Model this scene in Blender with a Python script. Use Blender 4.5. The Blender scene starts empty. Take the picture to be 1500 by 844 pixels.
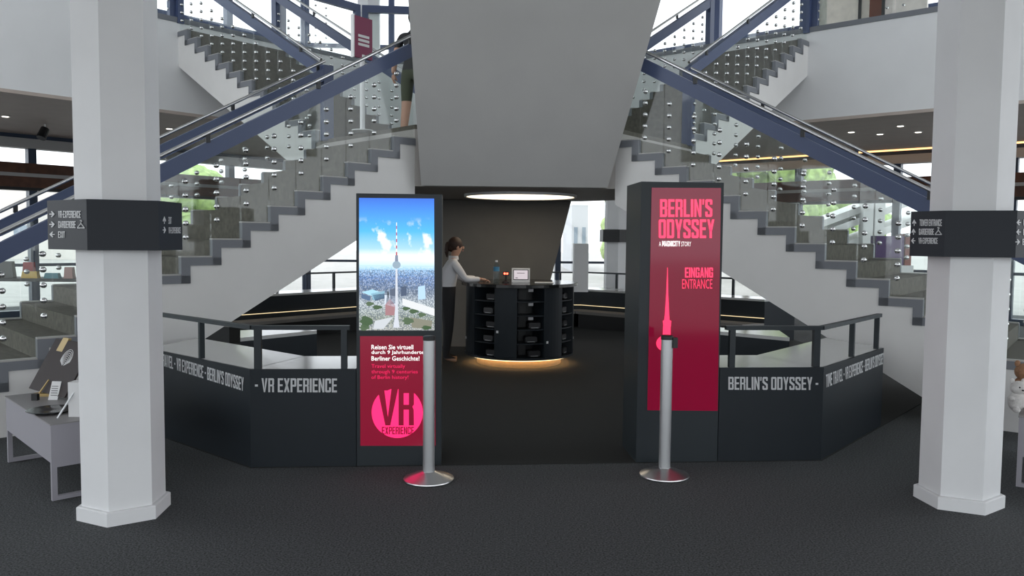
import bpy, bmesh, math, random
from mathutils import Vector, Matrix
random.seed(7)
# ---------------------------------------------------------------- camera
F, PITCH, ROLL, EYE = 1167.0, math.radians(3.44), math.radians(0.53), 1.62
SC = bpy.context.scene
COL = SC.collection
FW = Vector((0, math.cos(PITCH), -math.sin(PITCH)))
R0 = Vector((1, 0, 0)); U0 = Vector((0, math.sin(PITCH), math.cos(PITCH)))
RT = R0*math.cos(ROLL) + U0*math.sin(ROLL)
UP = -R0*math.sin(ROLL) + U0*math.cos(ROLL)
CAM = Vector((0, 0, EYE))
cd = bpy.data.cameras.new('camera'); cam = bpy.data.objects.new('camera', cd); COL.objects.link(cam)
cd.sensor_width = 36; cd.lens = F/1500*36; cd.clip_end = 300
M = Matrix((RT, UP, -FW)).transposed().to_4x4(); M.translation = CAM
cam.matrix_world = M
SC.camera = cam
# ---------------------------------------------------------------- sky, exposure
SC.view_settings.view_transform = 'Standard'; SC.view_settings.look = 'None'
SC.view_settings.gamma = 1.0; SC.view_settings.use_curve_mapping = False
SC.view_settings.exposure = 0.95
try:
    SC.cycles.transparent_max_bounces = 32
except Exception:
    pass
W = bpy.data.worlds.new('sky'); SC.world = W; W.use_nodes = True
bg = W.node_tree.nodes['Background']
bg.inputs[0].default_value = (0.90, 0.95, 1.0, 1); bg.inputs[1].default_value = 1.25

# ---------------------------------------------------------------- pixel helpers
def ray(px, py):
    return (FW + RT*((px-750)/F) - UP*((py-422)/F)).normalized()
def G(px, py, z=0.0):                 # point on a horizontal plane
    r = ray(px, py); return CAM + r*((z-EYE)/r.z)
def PY(px, py, Y):                    # point at a given depth
    r = ray(px, py); return CAM + r*(Y/r.y)
def PLN(px, py, O, N):                # point on a plane
    r = ray(px, py); return CAM + r*((Vector(O)-CAM).dot(N)/r.dot(N))

# building frame: octagon centre and turn
ROT = math.radians(4.49)
CX, CY = -0.15, 10.70
EU = Vector((math.cos(ROT), math.sin(ROT), 0)); EV = Vector((-math.sin(ROT), math.cos(ROT), 0))
C0 = Vector((CX, CY, 0))
def B(u, v, z=0.0): return C0 + EU*u + EV*v + Vector((0, 0, z))
def inv(p): d = Vector((p[0], p[1], 0)) - C0; return d.dot(EU), d.dot(EV)
def mir(p): u, v = inv(p); return B(-u, v, p[2] if len(p) > 2 else 0)

# ---------------------------------------------------------------- materials
MATS = {}
def mat(name, col, rough=.5, metal=0.0, emit=0.0, noise=0.0, nscale=20.0, bump=0.0, bscale=200.0, spec=None):
    if name in MATS: return MATS[name]
    m = bpy.data.materials.new(name); m.use_nodes = True; nt = m.node_tree; b = nt.nodes['Principled BSDF']
    b.inputs['Base Color'].default_value = (*col, 1); b.inputs['Roughness'].default_value = rough
    b.inputs['Metallic'].default_value = metal
    if spec is not None: b.inputs['Specular IOR Level'].default_value = spec
    if emit:
        b.inputs['Emission Color'].default_value = (*col, 1); b.inputs['Emission Strength'].default_value = emit
    if noise or bump:
        tc = nt.nodes.new('ShaderNodeTexCoord')
    if noise:
        n = nt.nodes.new('ShaderNodeTexNoise'); n.inputs['Scale'].default_value = nscale; n.inputs['Detail'].default_value = 6
        nt.links.new(tc.outputs['Object'], n.inputs['Vector'])
        r = nt.nodes.new('ShaderNodeValToRGB')
        r.color_ramp.elements[0].position = .3; r.color_ramp.elements[1].position = .7
        r.color_ramp.elements[0].color = (*[c*(1-noise) for c in col], 1)
        r.color_ramp.elements[1].color = (*[min(1, c*(1+noise)) for c in col], 1)
        nt.links.new(n.outputs['Fac'], r.inputs['Fac']); nt.links.new(r.outputs['Color'], b.inputs['Base Color'])
    if bump:
        n2 = nt.nodes.new('ShaderNodeTexNoise'); n2.inputs['Scale'].default_value = bscale
        nt.links.new(tc.outputs['Object'], n2.inputs['Vector'])
        bp = nt.nodes.new('ShaderNodeBump'); bp.inputs['Strength'].default_value = bump; bp.inputs['Distance'].default_value = .01
        nt.links.new(n2.outputs['Fac'], bp.inputs['Height']); nt.links.new(bp.outputs['Normal'], b.inputs['Normal'])
    MATS[name] = m; return m
def glassmat(name, tint=(.93, .97, .95), gloss=.06):
    m = bpy.data.materials.new(name); m.use_nodes = True; nt = m.node_tree; nt.nodes.clear()
    o = nt.nodes.new('ShaderNodeOutputMaterial'); mx = nt.nodes.new('ShaderNodeMixShader')
    t = nt.nodes.new('ShaderNodeBsdfTransparent'); t.inputs[0].default_value = (*tint, 1)
    g = nt.nodes.new('ShaderNodeBsdfGlossy'); g.inputs['Roughness'].default_value = .03
    lw = nt.nodes.new('ShaderNodeLayerWeight'); pw = nt.nodes.new('ShaderNodeMath'); pw.operation = 'POWER'; pw.inputs[1].default_value = 4
    ma = nt.nodes.new('ShaderNodeMath'); ma.operation = 'MULTIPLY_ADD'; ma.inputs[1].default_value = .5; ma.inputs[2].default_value = gloss*.5
    nt.links.new(lw.outputs['Facing'], pw.inputs[0]); nt.links.new(pw.outputs[0], ma.inputs[0]); nt.links.new(ma.outputs[0], mx.inputs[0])
    nt.links.new(t.outputs[0], mx.inputs[1]); nt.links.new(g.outputs[0], mx.inputs[2])
    nt.links.new(mx.outputs[0], o.inputs[0]); MATS[name] = m; return m
WHITE = mat('white_paint', (.74, .745, .75), .55, noise=.03, nscale=3)
FASC = mat('white_plaster', (.76, .765, .77), .6, noise=.02, nscale=2)
STRW = mat('stringer_paint', (.70, .69, .675), .55, noise=.02, nscale=3)
SHAFT = mat('grey_cladding', (.34, .335, .325), .6, noise=.03, nscale=2)
SOFF = mat('grey_soffit', (.34, .32, .30), .6)
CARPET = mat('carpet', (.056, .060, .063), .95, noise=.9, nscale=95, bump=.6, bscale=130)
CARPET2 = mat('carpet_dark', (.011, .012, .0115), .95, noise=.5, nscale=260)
SLATE = mat('slate_panel', (.013, .018, .023), .45, noise=.05, nscale=6, spec=.3)
SLATE2 = mat('slate_frame', (.022, .029, .034), .42, spec=.35)
SIGN = mat('sign_face', (.016, .020, .027), .5, spec=.3)
LAM = mat('desk_laminate', (.55, .55, .54), .16)
BLACK = mat('black', (.012, .013, .014), .45)
GLOSSBLACK = mat('gloss_black', (.012, .013, .014), .15)
BLUE = mat('blue_steel', (.050, .072, .150), .42)
DBLUE = mat('dark_blue_frame', (.018, .035, .07), .4)
STEEL = mat('brushed_steel', (.62, .62, .62), .28, 1.0)
CHROME = mat('chrome', (.75, .75, .75), .12, 1.0)
POST = mat('satin_aluminium', (.58, .59, .60), .38, .75)
CAP = mat('grey_edge_trim', (.17, .18, .20), .5)
STONE = mat('stair_stone', (.088, .080, .062), .8, noise=.3, nscale=18)
NOSE = mat('stair_nosing', (.42, .41, .39), .6)
CEIL = mat('gallery_ceiling', (.46, .39, .345), .6, noise=.05, nscale=3)
WOOD = mat('brown_spandrel', (.085, .032, .016), .5, noise=.3, nscale=8)
GREYB = mat('grey_band', (.38, .38, .38), .6)
GLASS = glassmat('clear_glass', (.965, .985, .978))
PANE = glassmat('window_glass', (.985, .99, .99))
LETTER = mat('letter_grey', (.56, .57, .58), .5)
LETW = mat('letter_white', (.62, .63, .64), .5)
WARM = mat('warm_led', (1.0, .78, .45), .5, emit=1.4)
RINGL = mat('ring_light', (1.0, .86, .66), .5, emit=1.3)
LEDD = mat('bench_led', (1.0, .78, .45), .5, emit=.55)
DOWN = mat('downlight', (1.0, .93, .8), .5, emit=2.5)
SHELFG = mat('lilac_grey', (.30, .29, .32), .5)
PLAIN = mat('white_card', (.75, .75, .75), .5)

# ---------------------------------------------------------------- mesh builder
class MB:
    def __init__(s): s.v = []; s.f = []; s.mi = []; s.cur = 0
    def add(s, vs, fs):
        k = len(s.v); s.v += [tuple(p) for p in vs]
        s.f += [tuple(i+k for i in f) for f in fs]; s.mi += [s.cur]*len(fs)
    def hexa(s, b, t):                       # two quads (bottom, top)
        s.add(list(b)+list(t), [(3, 2, 1, 0), (4, 5, 6, 7), (0, 1, 5, 4), (1, 2, 6, 5), (2, 3, 7, 6), (3, 0, 4, 7)])
    def box(s, x0, x1, y0, y1, z0, z1, fr=None):
        q = [(x0, y0), (x1, y0), (x1, y1), (x0, y1)]
        g = fr or (lambda x, y, z: (x, y, z))
        s.hexa([g(x, y, z0) for x, y in q], [g(x, y, z1) for x, y in q])
    def prism(s, poly, z0, z1):
        n = len(poly)
        s.add([(p[0], p[1], z0) for p in poly]+[(p[0], p[1], z1) for p in poly],
              [tuple(range(n-1, -1, -1)), tuple(range(n, 2*n))]+[(i, (i+1) % n, n+(i+1) % n, n+i) for i in range(n)])
    def loft(s, rings, cap=True):
        n = len(rings[0]); vs = [p for r in rings for p in r]; fs = []
        for k in range(len(rings)-1):
            for i in range(n):
                j = (i+1) % n; fs.append((k*n+i, k*n+j, (k+1)*n+j, (k+1)*n+i))
        if cap: fs += [tuple(range(n-1, -1, -1)), tuple((len(rings)-1)*n+i for i in range(n))]
        s.add(vs, fs)
    def lathe(s, prof, c=(0, 0, 0), n=24, cap=True):
        s.loft([[(c[0]+r*math.cos(2*math.pi*i/n), c[1]+r*math.sin(2*math.pi*i/n), c[2]+z) for i in range(n)] for r, z in prof], cap)
    def tube(s, a, b, r, n=8, r2=None):
        a = Vector(a); b = Vector(b); d = (b-a).normalized()
        x = d.cross(Vector((0, 0, 1)));  x = x.normalized() if x.length > 1e-4 else Vector((1, 0, 0)); y = d.cross(x)
        r2 = r if r2 is None else r2
        s.loft([[tuple(p+(x*math.cos(2*math.pi*i/n)+y*math.sin(2*math.pi*i/n))*q) for i in range(n)] for p, q in ((a, r), (b, r2))])
    def ell(s, c, r, n=12, m=8, rotz=0.0):
        rings = []
        for k in range(m+1):
            t = -math.pi/2+math.pi*k/m
            ring = []
            for i in range(n):
                a = 2*math.pi*i/n; x = r[0]*math.cos(t)*math.cos(a)*.999+1e-5*math.cos(a); y = r[1]*math.cos(t)*math.sin(a)*.999+1e-5*math.sin(a)
                ring.append((c[0]+x*math.cos(rotz)-y*math.sin(rotz), c[1]+x*math.sin(rotz)+y*math.cos(rotz), c[2]+r[2]*math.sin(t)))
            rings.append(ring)
        s.loft(rings)
    def build(s, name, m, parent=None, smooth=False, mats=None):
        me = bpy.data.meshes.new(name); me.from_pydata(s.v, [], s.f); 
        for q in (mats or [m]): me.materials.append(q)
        if mats: me.polygons.foreach_set('material_index', s.mi)
        bm = bmesh.new(); bm.from_mesh(me); bmesh.ops.recalc_face_normals(bm, faces=bm.faces)
        if smooth:
            for f in bm.faces: f.smooth = True
            for e in bm.edges:
                if len(e.link_faces) == 2 and e.calc_face_angle(0) > .7: e.smooth = False
        bm.to_mesh(me); bm.free(); me.update()
        return put(name, me, parent)
def put(name, me, parent=None):
    o = bpy.data.objects.new(name, me); COL.objects.link(o)
    if parent is not None:
        o.parent = parent; o.matrix_parent_inverse = Matrix.Translation(parent.location).inverted() if parent.rotation_euler.z == 0 else parent.matrix_basis.inverted()
    return o
def tag(o, label=None, cat=None, group=None, kind=None):
    if label: o['label'] = label
    if cat: o['category'] = cat
    if group: o['group'] = group
    if kind: o['kind'] = kind
    return o
def thing(name, loc, label, cat, group=None, kind=None):
    o = bpy.data.objects.new(name, None); COL.objects.link(o); o.location = loc; o.empty_display_size = .1
    return tag(o, label, cat, group, kind)
def struct(o): o['kind'] = 'structure'; return o
def frame(O, d, p):                       # local (s, w, z) -> world
    O = Vector((O[0], O[1], 0)); d = Vector((d[0], d[1], 0)); p = Vector((p[0], p[1], 0))
    return lambda s, w, z: tuple(O + d*s + p*w + Vector((0, 0, z)))

# ---------------------------------------------------------------- lettering
def text_data(body, bold=.02):
    c = bpy.data.curves.new('lettering', 'FONT'); c.body = body; c.offset = bold; c.resolution_u = 2; c.space_character = 1.0+1.6*max(0, bold); c.extrude = 0.0
    o = bpy.data.objects.new('lettering', c); COL.objects.link(o)
    dg = bpy.context.evaluated_depsgraph_get(); me = bpy.data.meshes.new_from_object(o.evaluated_get(dg))
    bpy.data.objects.remove(o); bpy.data.curves.remove(c)
    xs = [v.co.x for v in me.vertices]; ys = [v.co.y for v in me.vertices]
    x0, x1, y0, y1 = min(xs), max(xs), min(ys), max(ys)
    V = [((v.co.x-x0)/(x1-x0), (v.co.y-y0)/(y1-y0)) for v in me.vertices]; Fc = [tuple(p.vertices) for p in me.polygons]
    bpy.data.meshes.remove(me); return V, Fc
# heavy condensed capitals drawn as strokes in a 1 x 1 cell
def _r(a, b, c, d): return [(a, b), (c, b), (c, d), (a, d)]
_LS = [(0, .06), (.15, 0), (.33, 0), (.33, 1), (.15, 1), (0, .94)]
_RS = [(.67, 0), (.85, 0), (1, .06), (1, .94), (.85, 1), (.67, 1)]
_LQ = _r(0, 0, .33, 1); _T = _r(.33, .86, .67, 1); _B = _r(.33, 0, .67, .14)
GLY = {
 'A': (1, [[(0, 0), (.29, 0), (.62, 1), (.32, 1)], [(.71, 0), (1, 0), (.68, 1), (.38, 1)], _r(.27, .19, .73, .32)]),
 'B': (1, [_LQ, _T, _B, _r(.33, .44, .67, .57), [(.67, .5), (.9, .5), (1, .57), (1, .94), (.85, 1), (.67, 1)], [(.67, 0), (.85, 0), (1, .06), (1, .44), (.9, .5), (.67, .5)]]),
 'C': (1, [_LS, _T, _B, [(.67, .64), (1, .64), (1, .94), (.85, 1), (.67, 1)], [(.67, 0), (.85, 0), (1, .06), (1, .36), (.67, .36)]]),
 'D': (1, [_LQ, _T, _B, _RS]),
 'E': (.9, [_LQ, _r(.33, .86, .9, 1), _r(.33, .43, .84, .57), _r(.33, 0, .9, .14)]),
 'G': (1, [_LS, _T, _B, [(.67, .66), (1, .66), (1, .94), (.85, 1), (.67, 1)], _r(.67, 0, 1, .52), _r(.52, .40, .67, .52)]),
 'I': (.34, [_r(0, 0, .34, 1)]),
 'L': (.86, [_LQ, _r(.33, 0, .86, .14)]),
 'M': (1.3, [_r(0, 0, .3, 1), _r(1, 0, 1.3, 1), [(.53, .2), (.77, .2), (.45, 1), (.3, 1), (.3, .75)], [(.53, .2), (.77, .2), (1, .75), (1, 1), (.85, 1)]]),
 'N': (1, [_r(0, 0, .31, 1), _r(.69, 0, 1, 1), [(.31, .62), (.69, 0), (.69, .38), (.31, 1)]]),
 'O': (1, [_LS, _RS, _T, _B]),
 'P': (.98, [_LQ, _T, _r(.33, .40, .67, .54), [(.67, .40), (.86, .40), (1, .47), (1, .94), (.85, 1), (.67, 1)]]),
 'R': (1, [_LQ, _T, _r(.33, .42, .67, .55), [(.67, .48), (.9, .5), (1, .56), (1, .94), (.85, 1), (.67, 1)], [(.67, 0), (1, 0), (.98, .42), (.9, .5), (.67, .48)]]),
 'S': (1, [[(0, .56), (.33, .66), (.33, 1), (.15, 1), (0, .94)], [(.67, 0), (.85, 0), (1, .06), (1, .46), (.67, .36)], [(0, .56), (.67, .33), (1, .44), (.33, .68)], _T, _B, [(.67, .70), (1, .70), (1, .94), (.85, 1), (.67, 1)], [(0, .06), (.15, 0), (.33, 0), (.33, .30), (0, .30)]]),
 'T': (.96, [_r(0, .86, .96, 1), _r(.315, 0, .645, .86)]),
 'V': (1, [[(0, 1), (.38, 0), (.5, 0), (.5, .22), (.32, 1)], [(.5, 0), (.62, 0), (1, 1), (.68, 1), (.5, .22)]]),
 'W': (1.4, [[(.24, 0), (.5, 0), (.3, 1), (0, 1)], [(.24, 0), (.5, 0), (.8, .95), (.6, .95)], [(.9, 0), (1.16, 0), (.8, .95), (.6, .95)], [(.9, 0), (1.16, 0), (1.4, 1), (1.1, 1)]]),
 'X': (1, [[(.67, 0), (1, 0), (.33, 1), (0, 1)], [(0, 0), (.33, 0), (1, 1), (.67, 1)]]),
 'Y': (1, [[(.34, .36), (.66, .36), (.32, 1), (0, 1)], [(.34, .36), (.66, .36), (1, 1), (.68, 1)], _r(.34, 0, .66, .36)]),
 "'": (.26, [[(0, .70), (.2, .70), (.26, 1), (0, 1)]]), '-': (.5, [_r(0, .40, .5, .55)]), ' ': (.34, [])}
def block_data(body):
    x = 0; V = []; Fc = []
    for ch in body:
        w, ps = GLY[ch]
        for p in ps:
            k = len(V); V += [(x+a, b) for a, b in p]; Fc.append(tuple(range(k, k+len(p))))
        x += w+.15
    x -= .15
    return [(a/x, b) for a, b in V], Fc
def lettering(name, body, TL, TR, BL, N, m, parent, off=.003, bold=.02):
    V, Fc = block_data(body) if bold >= .03 and body == body.upper() else text_data(body, bold)
    TL, TR, BL = Vector(TL), Vector(TR), Vector(BL)
    R = TR-TL; U = TL-BL; N = Vector(N)
    mb = MB(); mb.add([tuple(BL+R*x+U*y+N*off) for x, y in V], Fc)
    me = bpy.data.meshes.new(name); me.from_pydata(mb.v, [], mb.f); me.materials.append(m)
    me.update()
    return put(name, me, parent)
def flat(name, pts, N, m, parent, off=.002, th=.0015):
    N = Vector(N); mb = MB(); n = len(pts)
    a = [tuple(Vector(p)+N*off) for p in pts]; b = [tuple(Vector(p)+N*(off-th)) for p in pts]
    mb.add(a+b, [tuple(range(n)), tuple(range(2*n-1, n-1, -1))]+[(i, (i+1) % n, n+(i+1) % n, n+i) for i in range(n)])
    return mb.build(name, m, parent)

# ================================================================ SETTING
def octa(r, z=None, a0=22.5): return [B(r*math.cos(math.radians(a0+45*k)), r*math.sin(math.radians(a0+45*k))) for k in range(8)]
mb = MB(); mb.prism(octa(14.5), -.15, 0); struct(mb.build('floor', CARPET))
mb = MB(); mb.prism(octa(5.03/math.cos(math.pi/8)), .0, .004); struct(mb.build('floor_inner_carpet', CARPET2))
mb = MB(); mb.prism([(-90, -60), (90, -60), (90, 120), (-90, 120)], -.4, -.16); struct(mb.build('ground_plaza', mat('plaza', (.42, .41, .39), .8, noise=.1, nscale=2)))
mb = MB(); mb.prism(octa(13.2), 9.6, 9.9); struct(mb.build('ceiling', mat('roof_white', (.6, .6, .6), .7)))

# gallery slabs -------------------------------------------------
ZG0, ZG1 = 3.63, 5.13
DL, DR, DB, DOUT = 5.73, 5.42, 5.65, 10.8
def NB(deg): a = math.radians(deg); return EU*math.cos(a)+EV*math.sin(a)
def along(nd, dist, t): n = NB(nd); tt = NB(nd-90); return C0+n*dist+tt*t
def xl(n1, d1, n2, d2):                    # intersection of two offset lines
    a, b = NB(n1), NB(n2); det = a.x*b.y-a.y*b.x
    return C0+Vector(((d1*b.y-d2*a.y)/det, (a.x*d2-b.x*d1)/det, 0))
# side names: 135 = back left, 90 = back, 45 = back right
cBL = xl(135, DL, 90, DB); cBR = xl(45, DR, 90, DB)
oBL = xl(135, DOUT, 90, DOUT); oBR = xl(45, DOUT, 90, DOUT)
gl_end = along(135, DL, -8.6); gl_out = along(135, DOUT, -8.6)
gr_end = along(45, DR, 8.6); gr_out = along(45, DOUT, 8.6)
def slab(name, poly):
    mb = MB(); mb.prism(poly, ZG0+.05, ZG1); o = struct(mb.build(name, FASC))
    mb = MB(); n = len(poly); cx = sum(p.x for p in poly)/n; cy = sum(p.y for p in poly)/n
    mb.prism(poly, ZG0, ZG0+.05); mb.build('soffit_panel', CEIL, o)
    return o
gal_l = slab('wall_gallery_left', [gl_end, cBL, oBL, gl_out])
gal_b = slab('wall_gallery_back', [cBL, cBR, oBR, oBL])
slab('wall_gallery_shade', [B(-9, -6.6), B(-9, -14), B(9, -14), B(9, -6.6)])  # unseen slab overhead, added to cut frontal light and dim the column tops
gal_r = slab('wall_gallery_right', [cBR, gr_end, gr_out, oBR])
def edge_band(name, a, b, nd, z0, z1, m, out=.02, parent=None, th=.1):
    n = NB(nd); mb = MB()
    mb.prism([a-n*out, b-n*out, b+n*th, a+n*th], z0, z1); return mb.build(name, m, parent)
edge_band('edge_trim', gl_end, cBL, 135, ZG1-.01, ZG1+.07, CAP, parent=gal_l)
edge_band('edge_trim', cBL, cBR, 90, ZG1-.01, ZG1+.07, CAP, parent=gal_b)
edge_band('edge_trim', cBR, gr_end, 45, ZG1-.01, ZG1+.07, CAP, parent=gal_r)

# facade windows -------------------------------------------------
def facade(idx, a, b, nd, step, lower=True, spandrel=True):
    n = NB(nd); d = (b-a); L = d.length; d.normalize(); cnt = max(1, round(L/step)); w = L/cnt
    root = bpy.data.objects.new('window_%d' % idx, None); COL.objects.link(root); root.location = (a+b)/2; struct(root)
    fr = frame(a, d, n)
    z0, z1 = (0, ZG0) if lower else (ZG1, 9.6)
    for k in range(cnt+1):
        s = k*w; mb = MB(); mb.box(s-.075, s+.075, -.09, .09, z0, z1, fr); mb.build('mullion', DBLUE if lower else BLUE, root)
    if lower:
        mb = MB(); mb.box(0, L, -.1, .1, 3.55, z1, fr); mb.build('head_frame', DBLUE, root)
        mb = MB(); mb.box(0, L, -.14, .14, 3.36, 3.55, fr); mb.build('head_band', GREYB, root)
        if spandrel:
            for za, zb, m, t in ((2.86, 3.06, WOOD, .16), (2.79, 2.86, GREYB, .18), (2.58, 2.79, WOOD, .16), (2.52, 2.58, BLACK, .12)):
                mb = MB(); mb.box(0, L, -t, t, za, zb, fr); mb.build('spandrel', m, root)
        zs = [(.12, 1.0), (1.06, 2.52 if spandrel else 3.36)] + ([(3.06, 3.36)] if spandrel else [])
        mb = MB(); mb.box(0, L, -.06, .06, 1.0, 1.06, fr); mb.build('transom', DBLUE, root)
        mb = MB(); mb.box(0, L, -.1, .1, 0, .12, fr); mb.build('sill', DBLUE, root)
    else:
        zs = [(z0+.1, 6.6), (6.7, z1)]
        mb = MB(); mb.box(0, L, -.06, .06, 6.6, 6.7, fr); mb.build('transom', BLUE, root)
    for k in range(cnt):
        for za, zb in zs:
            mb = MB(); mb.box(k*w+.075, (k+1)*w-.075, -.008, .008, za, zb, fr); mb.build('pane', PANE, root)
cove_n = NB(45)
mb = MB(); ca, cb = along(45, DOUT-.5, -3.0), along(45, DOUT-.5, 8.0)
mb.prism([ca, cb, cb+cove_n*.06, ca+cove_n*.06], ZG0-.03, ZG0-.001); mb.build('cove_light', mat('cove_warm', (1.0, .55, .22), .5, emit=1.2), gal_r)
fi = 1
for a, b, nd in ((gl_out, oBL, 135), (oBL, oBR, 90), (oBR, gr_out, 45)):
    for lo in (True, False):
        facade(fi, a, b, nd, 2.3, lo, spandrel=(nd != 90)); fi += 1

# outdoors -------------------------------------------------
LEAF = mat('leaf_green', (.34, .46, .16), .7, noise=.5, nscale=3)
BARK = mat('bark', (.10, .07, .05), .9)
def tree(x, y, h, r, label):
    t = thing('tree', (x, y, -.16), label, 'tree', 'trees outside the windows')
    mb = MB(); mb.tube((x, y, -.16), (x, y, h-r*.6), .22, 8, .12); mb.build('trunk', BARK, t)
    mb = MB()
    for k in range(26):
        a = random.uniform(0, 6.28); q = random.uniform(0, r); zz = random.uniform(-.6, .8)*r
        rr = random.uniform(.25, .5)*r; mb.ell((x+q*math.cos(a), y+q*math.sin(a), h+zz), (rr, rr, rr*.8), 9, 6)
    mb.build('crown', LEAF, t, True)
for i, (px, yy, h, r) in enumerate(((305, 30, 2.2, 1.7), (262, 42, 3.0, 2.2), (1095, 36, 5.4, 1.9), (1160, 46, 6.4, 2.4), (1195, 27, 2.0, 1.4), (1240, 34, 2.4, 1.8), (945, 38, 2.4, 2.2))):
    p = PY(px, 350, yy)
    tree(p.x, p.y, h, r, ['leafy green tree outside beyond the left stair glass', 'second green tree outside beyond the left stair glass', 'tall leafy tree outside seen high through the right stair glass', 'tall tree outside above the brown spandrel, seen through right glass', 'low tree outside by the blue mullion behind the right stair', 'low tree outside behind the white ramp', 'small tree outside beside the back column'][i])
ramp = thing('exterior_ramp', PY(1280, 350, 21.5), 'white sloping ramp parapets with posts outside the right windows', 'ramp')
PW = mat('ramp_white', (.72, .71, .70), .6)
for (x0, y0), (x1, y1), hh in (((1205, 323), (1300, 287), .18), ((1205, 339), (1335, 291), .18), ((1235, 356), (1420, 288), .2)):
    a, b = PY(x0, y0, 21.5), PY(x1, y1, 21.5); mb = MB()
    mb.hexa([a-Vector((0, 0, hh)), b-Vector((0, 0, hh)), b+Vector((0, 1.2, -hh)), a+Vector((0, 1.2, -hh))], [a, b, b+Vector((0, 1.2, 0)), a+Vector((0, 1.2, 0))]); mb.build('parapet', PW, ramp)
for x in (1271, 1288):
    a, b = PY(x, 285, 21.4), PY(x, 350, 21.4); mb = MB(); mb.box(a.x-.13, a.x+.13, 21.3, 21.6, -.16, a.z); mb.build('post', PW, ramp)
def bld(px0, px1, ytop, yy, m, label):
    a, b = PY(px0, ytop, yy), PY(px1, ytop, yy)
    t = thing('building', ((a.x+b.x)/2, yy, -.16), label, 'building')
    mb = MB(); mb.box(a.x, b.x, yy, yy+8, -.16, a.z); mb.build('wall', m, t)
    w = b.x-a.x; nx = max(2, int(w/2.4))
    nz = max(1, int((a.z-1)/2.8))
    for i in range(nx):
        for k in range(nz):
            mb = MB(); x = a.x+w*(i+.28)/nx; mb.box(x, x+w*.44/nx, yy-.04, yy+.1, .8+k*2.8, 2.4+k*2.8); mb.build('window', mat('far_pane', (.25, .30, .36), .2), t)
bld(838, 862, 300, 46, mat('far_wall', (.55, .56, .58), .8), 'pale grey block far behind the back windows')
bld(0, 130, 262, 60, mat('far_wall2', (.70, .66, .62), .8), 'pale low building outside the left windows')

# columns -------------------------------------------------
def hexa_ring(c, s, rot, z): return [(c[0]+s*math.sin(math.radians(rot+60*k)), c[1]-s*math.cos(math.radians(rot+60*k)), z) for k in range(6)]
def column(c, s, label, zt=9.59):
    t = thing('column', (c[0], c[1], 0), label, 'column')
    mb = MB(); mb.loft([hexa_ring(c, s, 5, 0), hexa_ring(c, s, 5, zt)]); mb.build('shaft', WHITE, t)
    mb = MB(); mb.loft([hexa_ring(c, s+.028, 5, 0), hexa_ring(c, s+.028, 5, .075), hexa_ring(c, s+.02, 5, .08)]); mb.build('base_trim', WHITE, t)
    return t
CL, CR = (-2.265, 4.60), (2.822, 4.93)
column(CL, .225, 'white hexagonal column beside the VR Experience desk')
column(CR, .225, 'white hexagonal column beside the Berlin\'s Odyssey desk')
CBR = PY(902, 350, 16.9); CBL = PY(541, 350, 16.5)
column((CBR.x, CBR.y), .25, 'white hexagonal column behind the round counter by the back windows')
column((CBL.x, CBL.y), .25, 'white hexagonal column rising behind the landing of the left stair')

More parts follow.
